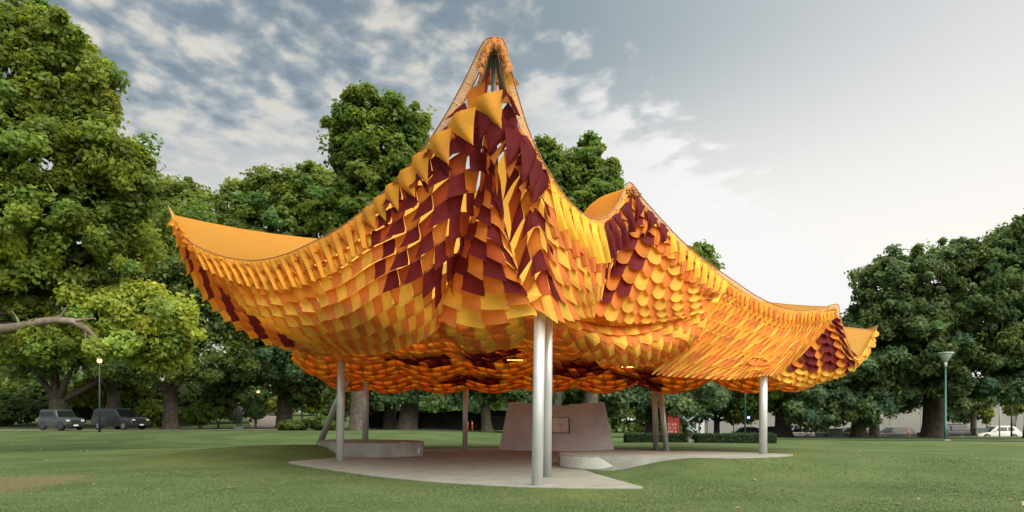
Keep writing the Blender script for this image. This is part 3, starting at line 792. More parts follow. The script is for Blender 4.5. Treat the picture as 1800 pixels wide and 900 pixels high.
# gathered netting bunched over the peak and the second peak
def bunch(c, r, n, name, mat, sc=(1, 1, 1)):
    V = []; F = []
    for k in range(n):
        d = rng.normal(size=3); d /= np.linalg.norm(d); p = c+d*r*np.array(sc)*rng.uniform(.5, 1); a = rng.normal(size=3)*.05; b = rng.normal(size=3)*.05
        i = len(V); V += [p-CO, p+a-CO, p+a+b-CO, p+b-CO]; F.append((i, i+1, i+2, i+3))
    return pyd(name, V, F, mat, CAN)
NETC = plain('net_cloth', (.34, .125, .025), rough=.9, bump=1., bscale=30., var=.55, vscale=14.)
oa = ((836, 118), (842, 94), (850, 76), (860, 68), (869, 65), (880, 67), (888, 73), (895, 92), (902, 122)); ia = ((849, 132), (853, 112), (858, 97), (863, 91), (868, 89), (874, 91), (879, 98), (885, 114), (890, 136))
V = []; F = []; NA = 36
nar = lambda A: tuple((869+(a-869)*(.72+.28*min(1, max(0, (b-70)/45))), b) for a, b in A)
oa = nar(oa); ia = nar(ia); rows = []
for arc, D in ((ia, 16.05), (ia, 15.92), (oa, 15.95), (oa, 16.25), (oa, 16.5)):
    pts = np.array([at(a, b, D) for a, b in arc]); rows.append([crom(pts, k/NA) for k in range(NA+1)])
rows.insert(2, [(a+b)/2+np.array((0, -.05, 0)) for a, b in zip(rows[1], rows[2])])
for j_, r_ in enumerate(rows):
    for k, p in enumerate(r_): V.append(p-CO+rng.normal(size=3)*.012)
F = [(j_*(NA+1)+k, j_*(NA+1)+k+1, (j_+1)*(NA+1)+k+1, (j_+1)*(NA+1)+k) for j_ in range(len(rows)-1) for k in range(NA) if (j_*7+k*5) % 17]
pyd('peak_hood', V, F, NETC, CAN, True)
bp_ = [[at(852+4*q, 92, 16.9), at(846+6*q, 120, 16.95), at(838+9.5*q, 150, 17.0), at(830+12.5*q, 182, 17.1)] for q in range(0, 9, 2)]
pyd('peak_backing', [p-CO for c in bp_ for p in c], [(i*4+j, i*4+j+1, (i+1)*4+j+1, (i+1)*4+j) for i in range(4) for j in range(3) if (i, j) not in ((1, 2), (3, 2))], NETC, CAN, True)
bunch(at(1112, 345, 20.8), .30, 160, 'bunched_netting', NETC, (.8, .5, .9))
# the warm strip lights below the creases
for (px, py, D, w) in ((905, 633, 26, .60), (1105, 645, 24.0, .50)):
    p = at(px, py, D); rt = empty('strip_light', p, 'warm glowing strip light under the canopy, %s' % ('above the brick kiosk and behind the front columns' if px < 1000 else 'right of the front columns below the yellow belly'), 'light', 'strip lights under the canopy')
    box('housing', (0, 0, .045), (w+.06, .10, .05), DARKSTEEL, rt)
    for k in range(7): box('diode', (-w/2+w*(k+.5)/7, 0, 0), (w/7*.72, .06, .035), STRIP, rt)

# ------------------------------------------------------------------ kiosk
def kiosk():
    c = np.array((2.38, 36.6)); root = empty('brick_kiosk', (c[0], c[1], 0), 'tapering oval brick kiosk with a small shuttered hatch behind the columns', 'kiosk')
    N = 120; H = 2.55; RX, RY = 3.08, 1.95; V = []; F = []; UVs = []
    zs = np.linspace(-.05, 1, 14)
    def P(th, h, off=0):
        k = 1-.165*h; rx = (RX-off)*k; ry = (RY-off)*k
        z = h*(H - .42*(math.cos(th)**2 < 2)*(1-abs(math.cos(th)))**1.0*.55) if h > 0 else h*H
        return np.array((rx*math.cos(th), ry*math.sin(th), z))
    hatch = lambda th, h: False
    x0, x1, z0, z1 = (970-900)/1200*34.8-c[0], (1000-900)/1200*34.8-c[0], .98, 1.70
    for i in range(N+1):
        th = 2*PI*i/N
        for h in zs: V.append(P(th, h)); UVs.append((th*2.5, h*H))
    nz = len(zs)
    for i in range(N):
        for j in range(nz-1):
            q = (V[i*nz+j]+V[(i+1)*nz+j+1])/2
            if q[1] < 0 and x0-.05 < q[0] < x1+.05 and z0-.07 < q[2] < z1+.07: continue
            F.append((i*nz+j, (i+1)*nz+j, (i+1)*nz+j+1, i*nz+j+1))
    o = pyd('wall', V, F, BRICK, root, True); uvl = o.data.uv_layers.new(name='UVMap')
    for l in o.data.loops: uvl.data[l.index].uv = UVs[l.vertex_index]
    V2 = []; F2 = []
    for i in range(N+1):
        th = 2*PI*i/N
        V2 += [P(th, 1), P(th, 1, .25), P(th, .05, .45)]
    for i in range(N):
        for j in range(2): F2.append((i*3+j, (i+1)*3+j, (i+1)*3+j+1, i*3+j+1))
    pyd('inner_wall', V2, F2, WHITE, root, True)
    # hatch: surround fills the hole cut in the wall
    hx = (x0+x1)/2; hw = x1-x0
    fy = -RY*math.sqrt(max(0, 1-(hx/RX)**2))*.88
    lb = [((x0-.16, 0, (z0+z1)/2), (.20, .34, z1-z0+.4)), ((x1+.16, 0, (z0+z1)/2), (.20, .34, z1-z0+.4)), ((hx, 0, z0-.12), (hw+.118, .34, .20)), ((hx, 0, z1+.12), (hw+.118, .34, .20))]
    bm = bmesh.new()
    for cc, s in lb: add_box(bm, (cc[0], fy+.185, cc[2]), s)
    o = bmo('surround', bm, plain('brick_reveal', (.44, .46, .47), rough=.85), root)
    box('sill', (hx, fy+.0, z0-.01), (hw+.1, .16, .03), STONE, root)
    for k in (-1, 1):
        d = box('shutter', (hx+k*hw/4, fy+.13, (z0+z1)/2), (hw/2-.012, .03, z1-z0), PLY, root)
        box('pull', (hx+k*.06, fy+.105, (z0+z1)/2+.02), (.03, .02, .09), DARKSTEEL, d)
kiosk()

# ------------------------------------------------------------------ trees
def leaves(name, P, N, S, cols, parent, mat=LEAF, elong=1.7):
    n = len(P); N = N/(np.linalg.norm(N, axis=1, keepdims=True)+1e-9)
    r = rng.normal(size=(n, 3)); a = np.cross(N, r); a /= np.linalg.norm(a, axis=1, keepdims=True)+1e-9; b = np.cross(N, a)
    S = S[:, None]; L = a*S*elong*.5; Wd = b*S*.5; fold = N*S*.18
    V = np.stack([P-L, P-Wd+fold, P+L, P+Wd+fold], 1).reshape(-1, 3).astype(np.float32)
    me = bpy.data.meshes.new(name); me.vertices.add(4*n); me.vertices.foreach_set('co', V.ravel())
    me.loops.add(4*n); me.loops.foreach_set('vertex_index', np.arange(4*n, dtype=np.int32))
    me.polygons.add(n); me.polygons.foreach_set('loop_start', np.arange(0, 4*n, 4, dtype=np.int32))
    me.update(calc_edges=True); me.validate()
    cc = np.concatenate([np.repeat(cols, 4, 0), np.ones((4*n, 1))], 1).astype(np.float32)
    at_ = me.color_attributes.new('tone', 'FLOAT_COLOR', 'POINT'); at_.data.foreach_set('color', cc.ravel())
    return link(name, me, mat, parent)
def crown_points(blobs, n, org, col, leaf, clump=1.0, flat=.8, var=.22, hue=.10):
    """leaf clumps through the volume of each blob; returns arrays for leaves()"""
    vol = np.array([b[1][0]*b[1][1]+b[1][0]*b[1][2] for b in blobs]); share = vol/vol.sum()
    PP = []; NN = []; CC = []
    for (c, r, *tint), s in zip(blobs, share):
        nl = int(n*s); rc = clump; rc = rc*.72; nc = max(8, int(7*(r[0]*r[2])/(rc*rc)))
        d = rng.normal(size=(nc, 3)); d /= np.linalg.norm(d, axis=1, keepdims=True)
        rho = rng.uniform(.25, 1.0, nc)**.5
        lump = 1+.26*np.sin(d[:, 0]*5+c[0])*np.cos(d[:, 2]*4+c[1])+rng.normal(size=nc)*.10
        cc = c+d*np.array(r)*(rho*lump)[:, None]
        wgt = rng.uniform(.0, 1, nc)**1.1*(np.cos(d[:, 0]*6+c[2])*np.sin(d[:, 2]*6+c[0]*2) < .62)+1e-4; k = rng.choice(nc, nl, p=wgt/wgt.sum()); cr = rng.uniform(.35, 1.35, nc)*rc
        q = rng.normal(size=(nl, 3)); q /= np.linalg.norm(q, axis=1, keepdims=True); q *= (rng.uniform(0, 1, nl)**.5*(1+.45*rng.uniform(0, 1, nl)**4))[:, None]
        off = q*cr[k][:, None]*np.array((1, 1, flat))
        P = cc[k]+off
        N = q*.6+d[k]*.5+np.array((0, -.10, .45))+rng.normal(size=(nl, 3))*.7
        base = np.array(tint[0] if tint else col)
        cv = 1+rng.normal(size=nc)*var*.6; lv = 1+rng.normal(size=nl)*var*.7
        colr = base[None]*np.clip(cv[k]*lv, .45, 1.8)[:, None]; hv = rng.normal(size=nc)*hue
        colr = colr*np.stack([1+hv[k]*1.2, 1+hv[k]*.3, 1-hv[k]], 1)
        PP.append(P); NN.append(N); CC.append(np.clip(colr, .004, .6))
    return np.concatenate(PP)-np.array(org), np.concatenate(NN), np.concatenate(CC)
def limb(m, a, b, r0, r1, bend=.25, n=9, wob=.12):
    a = Vector(a); b = Vector(b); L = (b-a).length; k = Vector((random.uniform(-1, 1), random.uniform(-1, 1), random.uniform(.2, .8)))*L*bend
    pts = []; rad = []
    for i in range(8):
        t = i/7; pts.append(a*(1-t)**2+(a*.5+b*.5+k)*2*t*(1-t)+b*t*t); rad.append(r0+(r1-r0)*t**.8)
    m.tube(pts, rad, n, wob=wob)
def tree(label, base, r, fork, blobs, n, col, leaf, name='park_tree', group=None, clump=1.0, mat=BARK, lean=(0, 0), limbs=True, cat='tree', var=.22, trunks=None, flat=.8):
    bx, by = base[0], base[1]; bz = g1(bx, by)-.15; org = (bx, by, bz); O = Vector(org)
    root = empty(name, org, label, cat, group)
    B = [(np.array(at(*b[:3])), (b[3]*b[2]/1200, b[5] if len(b) > 5 and not isinstance(b[5], tuple) else b[3]*b[2]/1200, b[4]*b[2]/1200), *[x for x in b[5:] if isinstance(x, tuple)]) for b in blobs]
    m = MB(); top = Vector((lean[0], lean[1], fork))
    pts = [Vector((0, 0, 0)), Vector((0, 0, .35)), top*.3, top*.65, top]
    m.tube(pts, [r*1.55, r*1.12, r*.96, r*.88, r*.85], 14, wob=.12)
    m.build('trunk', mat, root)
    if limbs:
        m = MB()
        for c, rr, *_ in B:
            e = Vector(c)-O; e = e+Vector((0, 0, -rr[2]*.2)); L = (e-top).length
            limb(m, top-Vector((0, 0, r*.4)), e, r*random.uniform(.40, .62), r*.09, .16)
            for q in range(3):
                d = Vector(rng.normal(size=3)); d.normalize()
                mid = top.lerp(e, random.uniform(.4, .75)); limb(m, mid, e+Vector((d.x*rr[0]*.75, d.y*rr[1]*.75, abs(d.z)*rr[2]*.6)), r*.20, r*.04, .12, 6)
        m.build('branches', mat, root)
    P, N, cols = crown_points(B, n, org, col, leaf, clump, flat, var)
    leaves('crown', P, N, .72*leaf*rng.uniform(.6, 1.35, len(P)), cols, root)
    return root
GD = (.086, .130, .030); GM = (.118, .178, .032); GL = (.175, .240, .040); GLIME = (.255, .320, .052); GY = (.22, .25, .03); GB = (.092, .158, .056); GB2 = (.104, .165, .076)
PK = 'park trees'
# near tree at the left edge, its trunk outside the frame
T1 = tree('tallest tree at the left edge, light green foliage leaning out over the lawn', (-32, 36), .62, 6.5,
     [(40, 75, 34, 80, 65), (115, 95, 34, 70, 65), (30, 190, 34, 95, 75), (130, 195, 34.5, 85, 65), (55, 290, 34, 115, 75), (175, 275, 34, 72, 65), (230, 300, 34.5, 40, 55), (60, 390, 34.5, 120, 70, GL), (170, 380, 35, 80, 70, GM),
      (45, 480, 35.5, 95, 55, GL), (210, 430, 35.5, 55, 40, GL), (130, 470, 36, 70, 45, GM), (-90, 250, 35, 90, 200),
      (180, 555, 36.0, 70, 42, GLIME), (250, 545, 36.5, 60, 42, GLIME), (300, 565, 36.5, 42, 38, GLIME), (120, 600, 35, 60, 40, GL), (225, 600, 36, 70, 40, GLIME), (240, 520, 36, 40, 22, GLIME), (45, 605, 36.5, 55, 25, GL), (40, 540, 36.5, 50, 40, GL), (290, 610, 37, 45, 30, GL)], 250000, (.128, .182, .024), .23, clump=.85, group=PK)
m = MB(); m.tube([Vector(at(*p))-T1.location for p in ((-60, 600, 34.5), (0, 579, 34), (35, 574, 33.6), (70, 566, 33.3), (100, 562, 33.2), (128, 565, 33.3), (150, 577, 33.6), (175, 600, 34))], [.30, .25, .21, .19, .18, .17, .14, .08], 10, wob=.15)
for a, b in (((35, 574, 33.6), (20, 545, 33.4)), ((100, 562, 33.2), (120, 536, 33.0)), ((128, 565, 33.3), (168, 560, 33.2)), ((150, 577, 33.6), (150, 604, 33.6))):
    limb(m, Vector(at(*a))-T1.location, Vector(at(*b))-T1.location, .085, .02, .12, 7)
m.build('bare_branch', PALEBARK, T1)
tree('dark stout tree behind the boxy grey car, trunk split into steep limbs', (-46.5, 70), .95, 3.2,
     [(60, 600, 68, 90, 60), (150, 590, 68, 90, 60), (10, 560, 69, 80, 80), (100, 520, 70, 120, 60), (210, 640, 70, 60, 30)], 26000, GD, .40, clump=1.5, group=PK)
tree('second dark trunk between the two grey parked cars', (-42.0, 72), .75, 4.0,
     [(130, 560, 72, 80, 60), (200, 560, 72, 80, 60), (170, 500, 73, 90, 50)], 16000, GD, .40, clump=1.5, group=PK)
tree('spreading tree with forked trunk at the path, right of the parked cars', (-31.0, 62), .66, 3.6,
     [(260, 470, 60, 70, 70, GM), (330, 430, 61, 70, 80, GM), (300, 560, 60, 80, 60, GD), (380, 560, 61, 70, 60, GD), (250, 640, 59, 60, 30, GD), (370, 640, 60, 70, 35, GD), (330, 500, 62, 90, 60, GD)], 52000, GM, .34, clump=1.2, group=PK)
tree('tall dark tree behind the left tip of the canopy', (-37, 76), .7, 6,
     [(300, 370, 74, 50, 50, GM), (330, 360, 75, 35, 45, GM), (270, 400, 74, 60, 60, GM), (350, 430, 75, 60, 70, GM), (250, 340, 74, 30, 40, GM)], 34000, GM, .40, clump=1.2, group=PK)
tree('broad green tree rising behind the yellow left wing of the canopy', (-24, 72), .8, 7,
     [(420, 370, 70, 45, 45, GM), (465, 335, 70, 38, 40, GM), (510, 350, 70, 55, 45, GM), (560, 340, 70, 50, 45, GM), (480, 400, 70, 90, 50, GM), (590, 370, 71, 60, 60, GM), (430, 430, 71, 70, 50, GM), (540, 310, 70, 30, 22, GM)], 60000, GM, .40, clump=1.1, group=PK)
tree('tallest round topped tree behind the left slope of the big peak', (-13, 58), .75, 8,
     [(655, 205, 56, 48, 40), (620, 215, 56, 36, 40), (700, 215, 56, 48, 38), (735, 225, 56, 20, 36), (610, 270, 56, 42, 40), (670, 270, 56, 70, 45), (640, 330, 56, 60, 50, GM), (720, 300, 57, 60, 60), (600, 380, 57, 70, 50), (700, 380, 57, 80, 60)], 78000, (.098, .158, .024), .34, clump=.95, group=PK)
tree('pointed tree showing behind the dip right of the big peak', (7.0, 60), .6, 8,
     [(1030, 270, 58, 22, 30), (1045, 300, 58, 36, 38), (1010, 310, 58, 32, 36), (1075, 305, 58, 14, 26), (1050, 345, 58, 45, 40), (990, 340, 58, 40, 40), (1020, 390, 58, 60, 50)], 44000, (.098, .158, .026), .34, clump=.8, group=PK)
tree('slim treetop peeping out just right of the big peak', (4.2, 64), .5, 8,
     [(958, 265, 62, 20, 24), (970, 285, 62, 14, 30), (965, 330, 62, 30, 45), (960, 400, 62, 40, 50)], 16000, (.098, .158, .026), .34, clump=.75, group=PK)
tree('small far treetop above the long right edge of the canopy', (17, 66), .45, 7,
     [(1228, 448, 64, 26, 20), (1245, 462, 64, 18, 18), (1210, 470, 64, 30, 30), (1222, 520, 64, 40, 40)], 14000, GM, .34, clump=.75, group=PK)
tree('leafy tree filling the space below the left edge of the canopy', (-19.0, 73), .6, 4.5,
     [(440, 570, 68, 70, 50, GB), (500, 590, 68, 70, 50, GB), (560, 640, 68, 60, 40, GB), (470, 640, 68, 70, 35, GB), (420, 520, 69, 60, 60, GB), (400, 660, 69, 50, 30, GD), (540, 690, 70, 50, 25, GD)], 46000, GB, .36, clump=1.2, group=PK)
tree('thick trunked old tree seen under the canopy behind the curved bench', (-9.8, 64), .92, 4.3,
     [(660, 640, 62, 60, 40, GB), (740, 650, 62, 50, 30, GB), (800, 660, 62, 50, 30, GB), (710, 590, 63, 110, 50, GB), (690, 690, 61, 28, 24, GB), (780, 700, 62, 50, 18, GB)], 36000, GB, .34, clump=1.0, lean=(.4, 0), group=PK)
tree('second old trunk close beside the thick trunked tree', (-11.8, 66), .62, 4.2,
     [(620, 640, 65, 50, 40, GB), (640, 690, 65, 45, 25, GB), (600, 700, 65, 40, 25, GD)], 15000, GB, .36, clump=1.1, group=PK)
tree('wide forked tree left of the brick kiosk', (-2.4, 66), .55, 3.0,
     [(850, 670, 65, 60, 30, GB), (900, 680, 65, 50, 26, GB), (820, 700, 65, 35, 24, GB), (880, 620, 66, 90, 40, GB), (950, 690, 66, 50, 22, GB)], 28000, GB, .34, clump=1.0, lean=(-.3, 0), group=PK)
tree('dark upright trunk just left of the kiosk top', (0, 72), .55, 5.5, [(900, 640, 72, 70, 30, GD), (960, 670, 72, 60, 24, GD), (1010, 690, 72, 50, 22, GD)], 16000, GD, .4, clump=1.1, group=PK)
tree('shady tree behind the right shoulder of the kiosk', (13.5, 66), .62, 4.0,
     [(1090, 690, 64, 60, 36, GB2), (1150, 690, 64, 60, 40, GB2), (1060, 720, 65, 30, 18, GB2), (1120, 640, 65, 100, 40, GB2), (1190, 720, 63, 35, 26, GB2), (1230, 690, 64, 45, 40, GB2)], 44000, GB2, .33, clump=.95, group=PK)
tree('slim tree behind the gap in the low hedges', (21, 70), .33, 2.4,
     [(1235, 715, 69, 40, 24, GB2), (1280, 700, 69, 50, 36, GB2), (1200, 700, 69, 40, 30, GB2), (1260, 660, 70, 70, 36, GB2), (1300, 730, 69, 26, 20, GLIME)], 30000, GB2, .32, clump=.9, group=PK)
tree('sturdy tree by the road right of the right column', (26.2, 66.0), .80, 3.2,
     [(1370, 690, 65, 60, 36), (1330, 680, 65, 40, 36), (1420, 690, 65, 50, 36), (1380, 640, 66, 90, 30), (1320, 715, 65, 24, 18)], 36000, GM, .33, clump=.95, group=PK, lean=(0, 0))
tree('dense low branched tree below the right tip of the canopy', (33.0, 65.0), .70, 2.6,
     [(1440, 690, 60, 48, 46, GB2), (1490, 650, 60, 60, 50, GB2), (1420, 720, 60, 36, 28, GB2), (1540, 690, 60, 50, 40, GB2), (1500, 715, 60, 50, 28, GB2), (1500, 600, 61, 50, 40, GB2), (1580, 640, 61, 50, 50, GB2), (1460, 730, 60, 40, 18, GB2)], 70000, GB2, .30, clump=.85, group=PK)
tree('paler trunk just right of the dense low branched tree', (35.3, 66.5), .48, 3.0,
     [(1550, 640, 65, 60, 50, GB2), (1540, 580, 65, 40, 50, GB2), (1590, 700, 65, 50, 24, GB2)], 20000, GB2, .33, clump=.95, mat=PALEBARK, group=PK)
tree('big round tree with thick forked trunk behind the funnel lamp post', (38.6, 62.5), .98, 4.6,
     [(1560, 500, 58, 55, 40), (1620, 480, 58, 70, 45), (1690, 460, 58, 60, 40), (1600, 560, 58, 80, 50), (1690, 550, 58, 80, 60), (1530, 560, 58, 40, 45), (1650, 620, 58, 90, 40), (1740, 620, 58, 60, 40), (1560, 640, 58, 50, 30), (1700, 680, 58, 60, 20, GB2)], 100000, (.092, .145, .050), .30, clump=.85, group=PK)
tree('tall tree filling the right edge of the park', (45.5, 60), .45, 5,
     [(1770, 450, 56, 60, 40), (1800, 430, 56, 50, 45), (1840, 480, 56, 90, 90), (1760, 520, 56, 60, 50), (1790, 600, 56, 60, 50), (1780, 680, 56, 50, 24, GB2), (1840, 620, 56, 80, 70)], 70000, (.092, .150, .050), .30, clump=.85, group=PK)
tree('thin trunk left of the rightmost lit lamp', (50, 74), .30, 6, [(1740, 690, 72, 40, 20, GB2), (1690, 700, 72, 40, 22, GB2)], 9000, GB2, .3, clump=.9, group=PK)
def shrub(label, px, py, D, rx, rz, col, n=5000, leaf=.22, group='garden shrubs', clump=.45):
    p = at(px, py, D); b = (p[0], p[1], g1(p[0], p[1])); root = empty('shrub', b, label, 'shrub', group)
    B = [(np.array((p[0]+random.uniform(-.5, .5)*rx*D/1200, p[1]+random.uniform(-.6, .6), p[2]+random.uniform(-.2, .25)*rz*D/1200)), (rx*D/1200*.7, rx*D/1200*.6, rz*D/1200*.8), col) for k in range(4)]
    m = MB()
    for k in range(5): limb(m, (random.uniform(-.2, .2), random.uniform(-.2, .2), -.1), Vector(B[k % 4][0])-Vector(b)+Vector((random.uniform(-.3, .3), 0, .2)), .05, .015, .1, 6)
    m.build('stems', BARK, root)
    P, N, cols = crown_points(B, n, b, col, leaf, clump, .7)
    leaves('foliage', P, N, leaf*rng.uniform(.6, 1.3, len(P)), cols, root)
shrub('yellow green shrub glowing between the two parked cars', 165, 690, 76, 36, 34, GY, 9000, .26)
shrub('bright yellow green bush above the bonnet of the right grey car', 225, 695, 78, 40, 40, (.15, .20, .02), 9000, .26)
shrub('dense green bush right of the parked cars at the path', 262, 725, 74, 30, 26, GL, 7000)
shrub('rounded bush beside the dark standing statue', 350, 730, 66, 30, 18, (.10, .17, .03), 6000)
shrub('dark tall bush behind the standing statue', 385, 705, 70, 36, 34, GD, 9000)
shrub('low mossy shrub right of the standing statue', 448, 722, 70, 22, 20, GB, 5000)
shrub('low dark shrub at the foot of the winding path', 520, 748, 58, 30, 8, GD, 5000)
shrub('low dark shrub left of the leaning column', 565, 745, 58, 26, 10, GD, 5000)
shrub('dark leafy shrub behind the leaning column', 590, 705, 62, 24, 34, GD, 7000)
shrub('light green bush left of the statue path lamp', 500, 712, 96, 26, 18, (.16, .20, .03), 5000, .3)
shrub('sunny bush at the far end of the winding path', 545, 712, 96, 24, 16, (.18, .22, .03), 5000, .3)
shrub('yellowish young bush by the white car at the right', 1735, 722, 82, 10, 20, (.15, .19, .03), 3500)
shrub('yellowish young bush behind the white car tail', 1782, 715, 84, 18, 16, (.15, .19, .03), 4000)
shrub('grey green round bush behind the funnel lamp post', 1690, 715, 84, 40, 26, GB2, 8000)
for q, (px, py, D, rx, rz, lab) in enumerate(((20, 715, 76, 60, 34, 'dark undergrowth at the far left edge, left of the boxy car'), (75, 705, 80, 50, 36, 'dark undergrowth just behind the boxy car'), (130, 712, 78, 34, 30, 'dark undergrowth between the two dark trunks'),
                                               (300, 712, 76, 50, 34, 'tall undergrowth behind the forked trunk'), (335, 700, 80, 60, 36, 'deep green undergrowth right of the forked trunk'), (415, 712, 82, 46, 30, 'dark undergrowth right behind the standing statue'), (470, 700, 100, 40, 26, 'shadowy undergrowth beyond the path lamp'))):
    shrub(lab, px, py, D, rx, rz, (.070, .115, .028) if q % 2 else (.055, .095, .026), 9000, .30)
# far-off wood behind everything: one mass
def far_wood():
    B = []
    for x in np.arange(-150, 190, 8.):
        for k in range(2):
            yy = 118+random.uniform(-6, 14); h = random.uniform(7, 12)
            if x > 30: h *= .8
            B.append((np.array((x+random.uniform(-3, 3), yy+k*8, g1(x, yy)+h*.45)), (7, 5, h*.55), random.choice((GD, GM, GB, (.075, .12, .025)))))
    P, N, cols = crown_points(B, 75000, (0, 0, 0), GD, .6, 1.8, .7)
    tag(leaves('far_wood', P, N, .75*rng.uniform(.6, 1.3, len(P)), cols, None), 'far wood closing the view behind the park trees', 'wood', kind='stuff')
far_wood()

# ------------------------------------------------------------------ hedges, fence, wall
def hedge(label, x0, x1, y, h, d, name='clipped_hedge', col=(.030, .062, .022), n=16000, leaf=.075, group='low clipped hedges', rz=0):
    c = ((x0+x1)/2, y); z = g1(*c); root = empty(name, (c[0], c[1], z), label, 'hedge', group)
    w = x1-x0; bm = bmesh.new(); add_box(bm, (0, 0, h/2-.1), (w-.1, d-.1, h)); bmesh.ops.subdivide_edges(bm, edges=bm.edges[:], cuts=6, use_grid_fill=True)
    bmo('core', bm, plain('hedge_core', (.016, .030, .012), rough=.95), root)
    P = np.stack([rng.uniform(-w/2, w/2, n), rng.uniform(-d/2, d/2, n), rng.uniform(0, h, n)], 1)
    N = np.zeros((n, 3)); f = rng.choice(4, n, p=(.46, .40, .07, .07)); nz = rng.normal(size=n)*.025
    for i, (ax, v, s) in enumerate(((1, -d/2, -1), (2, h, 1), (0, -w/2, -1), (0, w/2, 1))):
        k = f == i; P[k, ax] = v+nz[k]; N[k, ax] = s
    N += rng.normal(size=(n, 3))*.7; N[:, 2] += .3
    cols = np.array(col)[None]*np.clip(1+rng.normal(size=n)*.3, .4, 1.9)[:, None]
    leaves('foliage', P, N, leaf*rng.uniform(.6, 1.4, n), cols, root)
hedge('low clipped hedge left of the leaning bronze statue', at(1100, 770, 48)[0], at(1206, 770, 47.5)[0], 48, .56, 1.3)
hedge('low clipped hedge right of the leaning bronze statue', at(1222, 770, 47)[0], at(1358, 770, 47)[0], 47.0, .58, 1.3)
hedge('dark clipped hedge behind the thick tree trunks under the canopy', -16, 0.5, 68.5, 1.75, 1.6, 'boundary_hedge', (.016, .034, .012), 26000, .13, None)
def fence():
    y = 67.3; x0, x1 = -16, .2; root = empty('iron_fence', (x0, y, g1((x0+x1)/2, y)), 'dark iron picket fence before the hedge behind the tree trunks', 'fence')
    bm = bmesh.new()
    for i in range(int((x1-x0)/.14)): add_box(bm, (i*.14, 0, .65), (.025, .025, 1.35))
    o = bmo('pickets', bm, BLACK, root); o['kind'] = 'stuff'
    for z in (.15, 1.2): box('rail', ((x1-x0)/2, .02, z), (x1-x0, .03, .04), BLACK, root)
    for i in range(7): box('post', (i*(x1-x0)/6, .04, .72), (.07, .07, 1.5), BLACK, root)
fence()
def bwall(label, name, x0, x1, y, z0, z1, mat, cat='wall'):
    root = empty(name, ((x0+x1)/2, y, z0), label, cat); L = x1-x0; n = max(2, int(L/4))
    for i in range(n): box('panel', (-L/2+L*(i+.5)/n, 0, (z1-z0)/2), (L/n-.03, .4, z1-z0), mat, root, .01)
    box('coping', (0, -.02, z1-z0+.1), (L, .55, .2), STONE, root)
bwall('long pale stone wall across the road behind the parked cars', 'boundary_wall', 26, 88, 92, -.65, 3.4, WALL)
def house(label, px0, px1, py0, D, mat, gable=True):
    a = at(px0, 750, D); b = at(px1, 750, D); z1 = at(px0, py0, D)[2]; w = b[0]-a[0]
    root = empty('far_building', ((a[0]+b[0])/2, D, -.65), label, 'building'); h = z1+.65; e = h*.68 if gable else h
    V = [(-w/2, 0, 0), (w/2, 0, 0), (w/2, 0, e), (0, 0, h), (-w/2, 0, e)]; V += [(x, 6, z) for x, _, z in V]
    pyd('wall', V, [(0, 1, 2, 3, 4), (9, 8, 7, 6, 5), (0, 4, 9, 5), (1, 6, 7, 2), (0, 5, 6, 1)], mat, root)
    rf = pyd('roof', [(-w/2-.2, -.2, e-.1), (0, -.2, h+.06), (w/2+.2, -.2, e-.1), (-w/2-.2, 6.2, e-.1), (0, 6.2, h+.06), (w/2+.2, 6.2, e-.1)], [(0, 1, 4, 3), (1, 2, 5, 4)], plain('roof_sheet', (.25, .25, .26)), root)
    for k in (-.25, .25):
        f = box('window', (k*w, -.03, e*.55), (w*.22, .06, e*.34), plain('frame_grey', (.5, .5, .5)), root); box('pane', (k*w, -.065, e*.55), (w*.18, .02, e*.28), GLASS, f)
house('white gabled building far across the road behind the bronze statue', 1224, 1248, 733, 104, plain('grey_white', (.42, .43, .44)))
house('brown brick building far across the road right of the white gable', 1246, 1300, 735, 110, plain('brown_brick', (.24, .15, .11)), False)
house('pale far building behind the silver car', 1384, 1420, 722, 100, plain('pale_stucco', (.28, .27, .25)), False)

# ------------------------------------------------------------------ red box
def redbox():
    p = atz(1184, 769, 0.0); root = empty('red_info_box', (p[0], 62, g1(p[0], 62)), 'tall red box with pale lettering panel behind the low left hedge', 'sign')
    s = 62/1200
    box('body', (0, 0, .95), (20*s, .9, 1.95), REDBOX, root, .02, Matrix.Rotation(R(-14), 3, 'Z'))
    box('cap', (0, 0, 1.95), (21*s, .98, .06), REDBOX, root, .01, Matrix.Rotation(R(-14), 3, 'Z'))
    rot = Matrix.Rotation(R(-14), 3, 'Z')
    bm = bmesh.new()
    for k in range(5):
        for j in range(3):
            if (k+j) % 4 == 3: continue
            q = rot @ Vector((-.40+.15*k, -.455, .55+.32*j)); add_box(bm, q, (.10-.02*(j == 1), .012, .22-.05*((k+j) % 2)), rot)
    bmo('lettering', bm, plain('pale_print', (.36, .22, .20)), root)
redbox()

# ------------------------------------------------------------------ lamps
def funnel_lamp(label, px, py, D, h, lit=False, group='park lamp posts'):
    p = at(px, py, D); z = g1(p[0], D); root = empty('lamp_post', (p[0], D, z), label, 'lamp post', group)
    m = MB(); m.tube([Vector((0, 0, -.1)), Vector((0, 0, h*.2)), Vector((0, 0, h*.2+.02)), Vector((0, 0, h-1.0))], [.11, .10, .075, .06], 14); m.build('pole', GREENPOLE, root)
    box('footing', (0, 0, .03), (.5, .5, .1), STONE, root, .02)
    m = MB(); m.tube([Vector((0, 0, h-1.15)), Vector((0, 0, h-.8))], [.09, .11], 14); m.build('collar', LAMPGREY, root)
    m = MB(); m.tube([Vector((0, 0, h-.8)), Vector((0, 0, h-.15)), Vector((0, 0, h-.1))], [.11, .50, .52], 20); m.build('funnel', WARM if lit else plain('funnel_glass', (.40, .47, .45), rough=.25), root)
    m = MB(); m.tube([Vector((0, 0, h-.095)), Vector((0, 0, h-.04)), Vector((0, 0, h))], [.60, .58, .15], 20); m.build('lid', LAMPGREY, root)
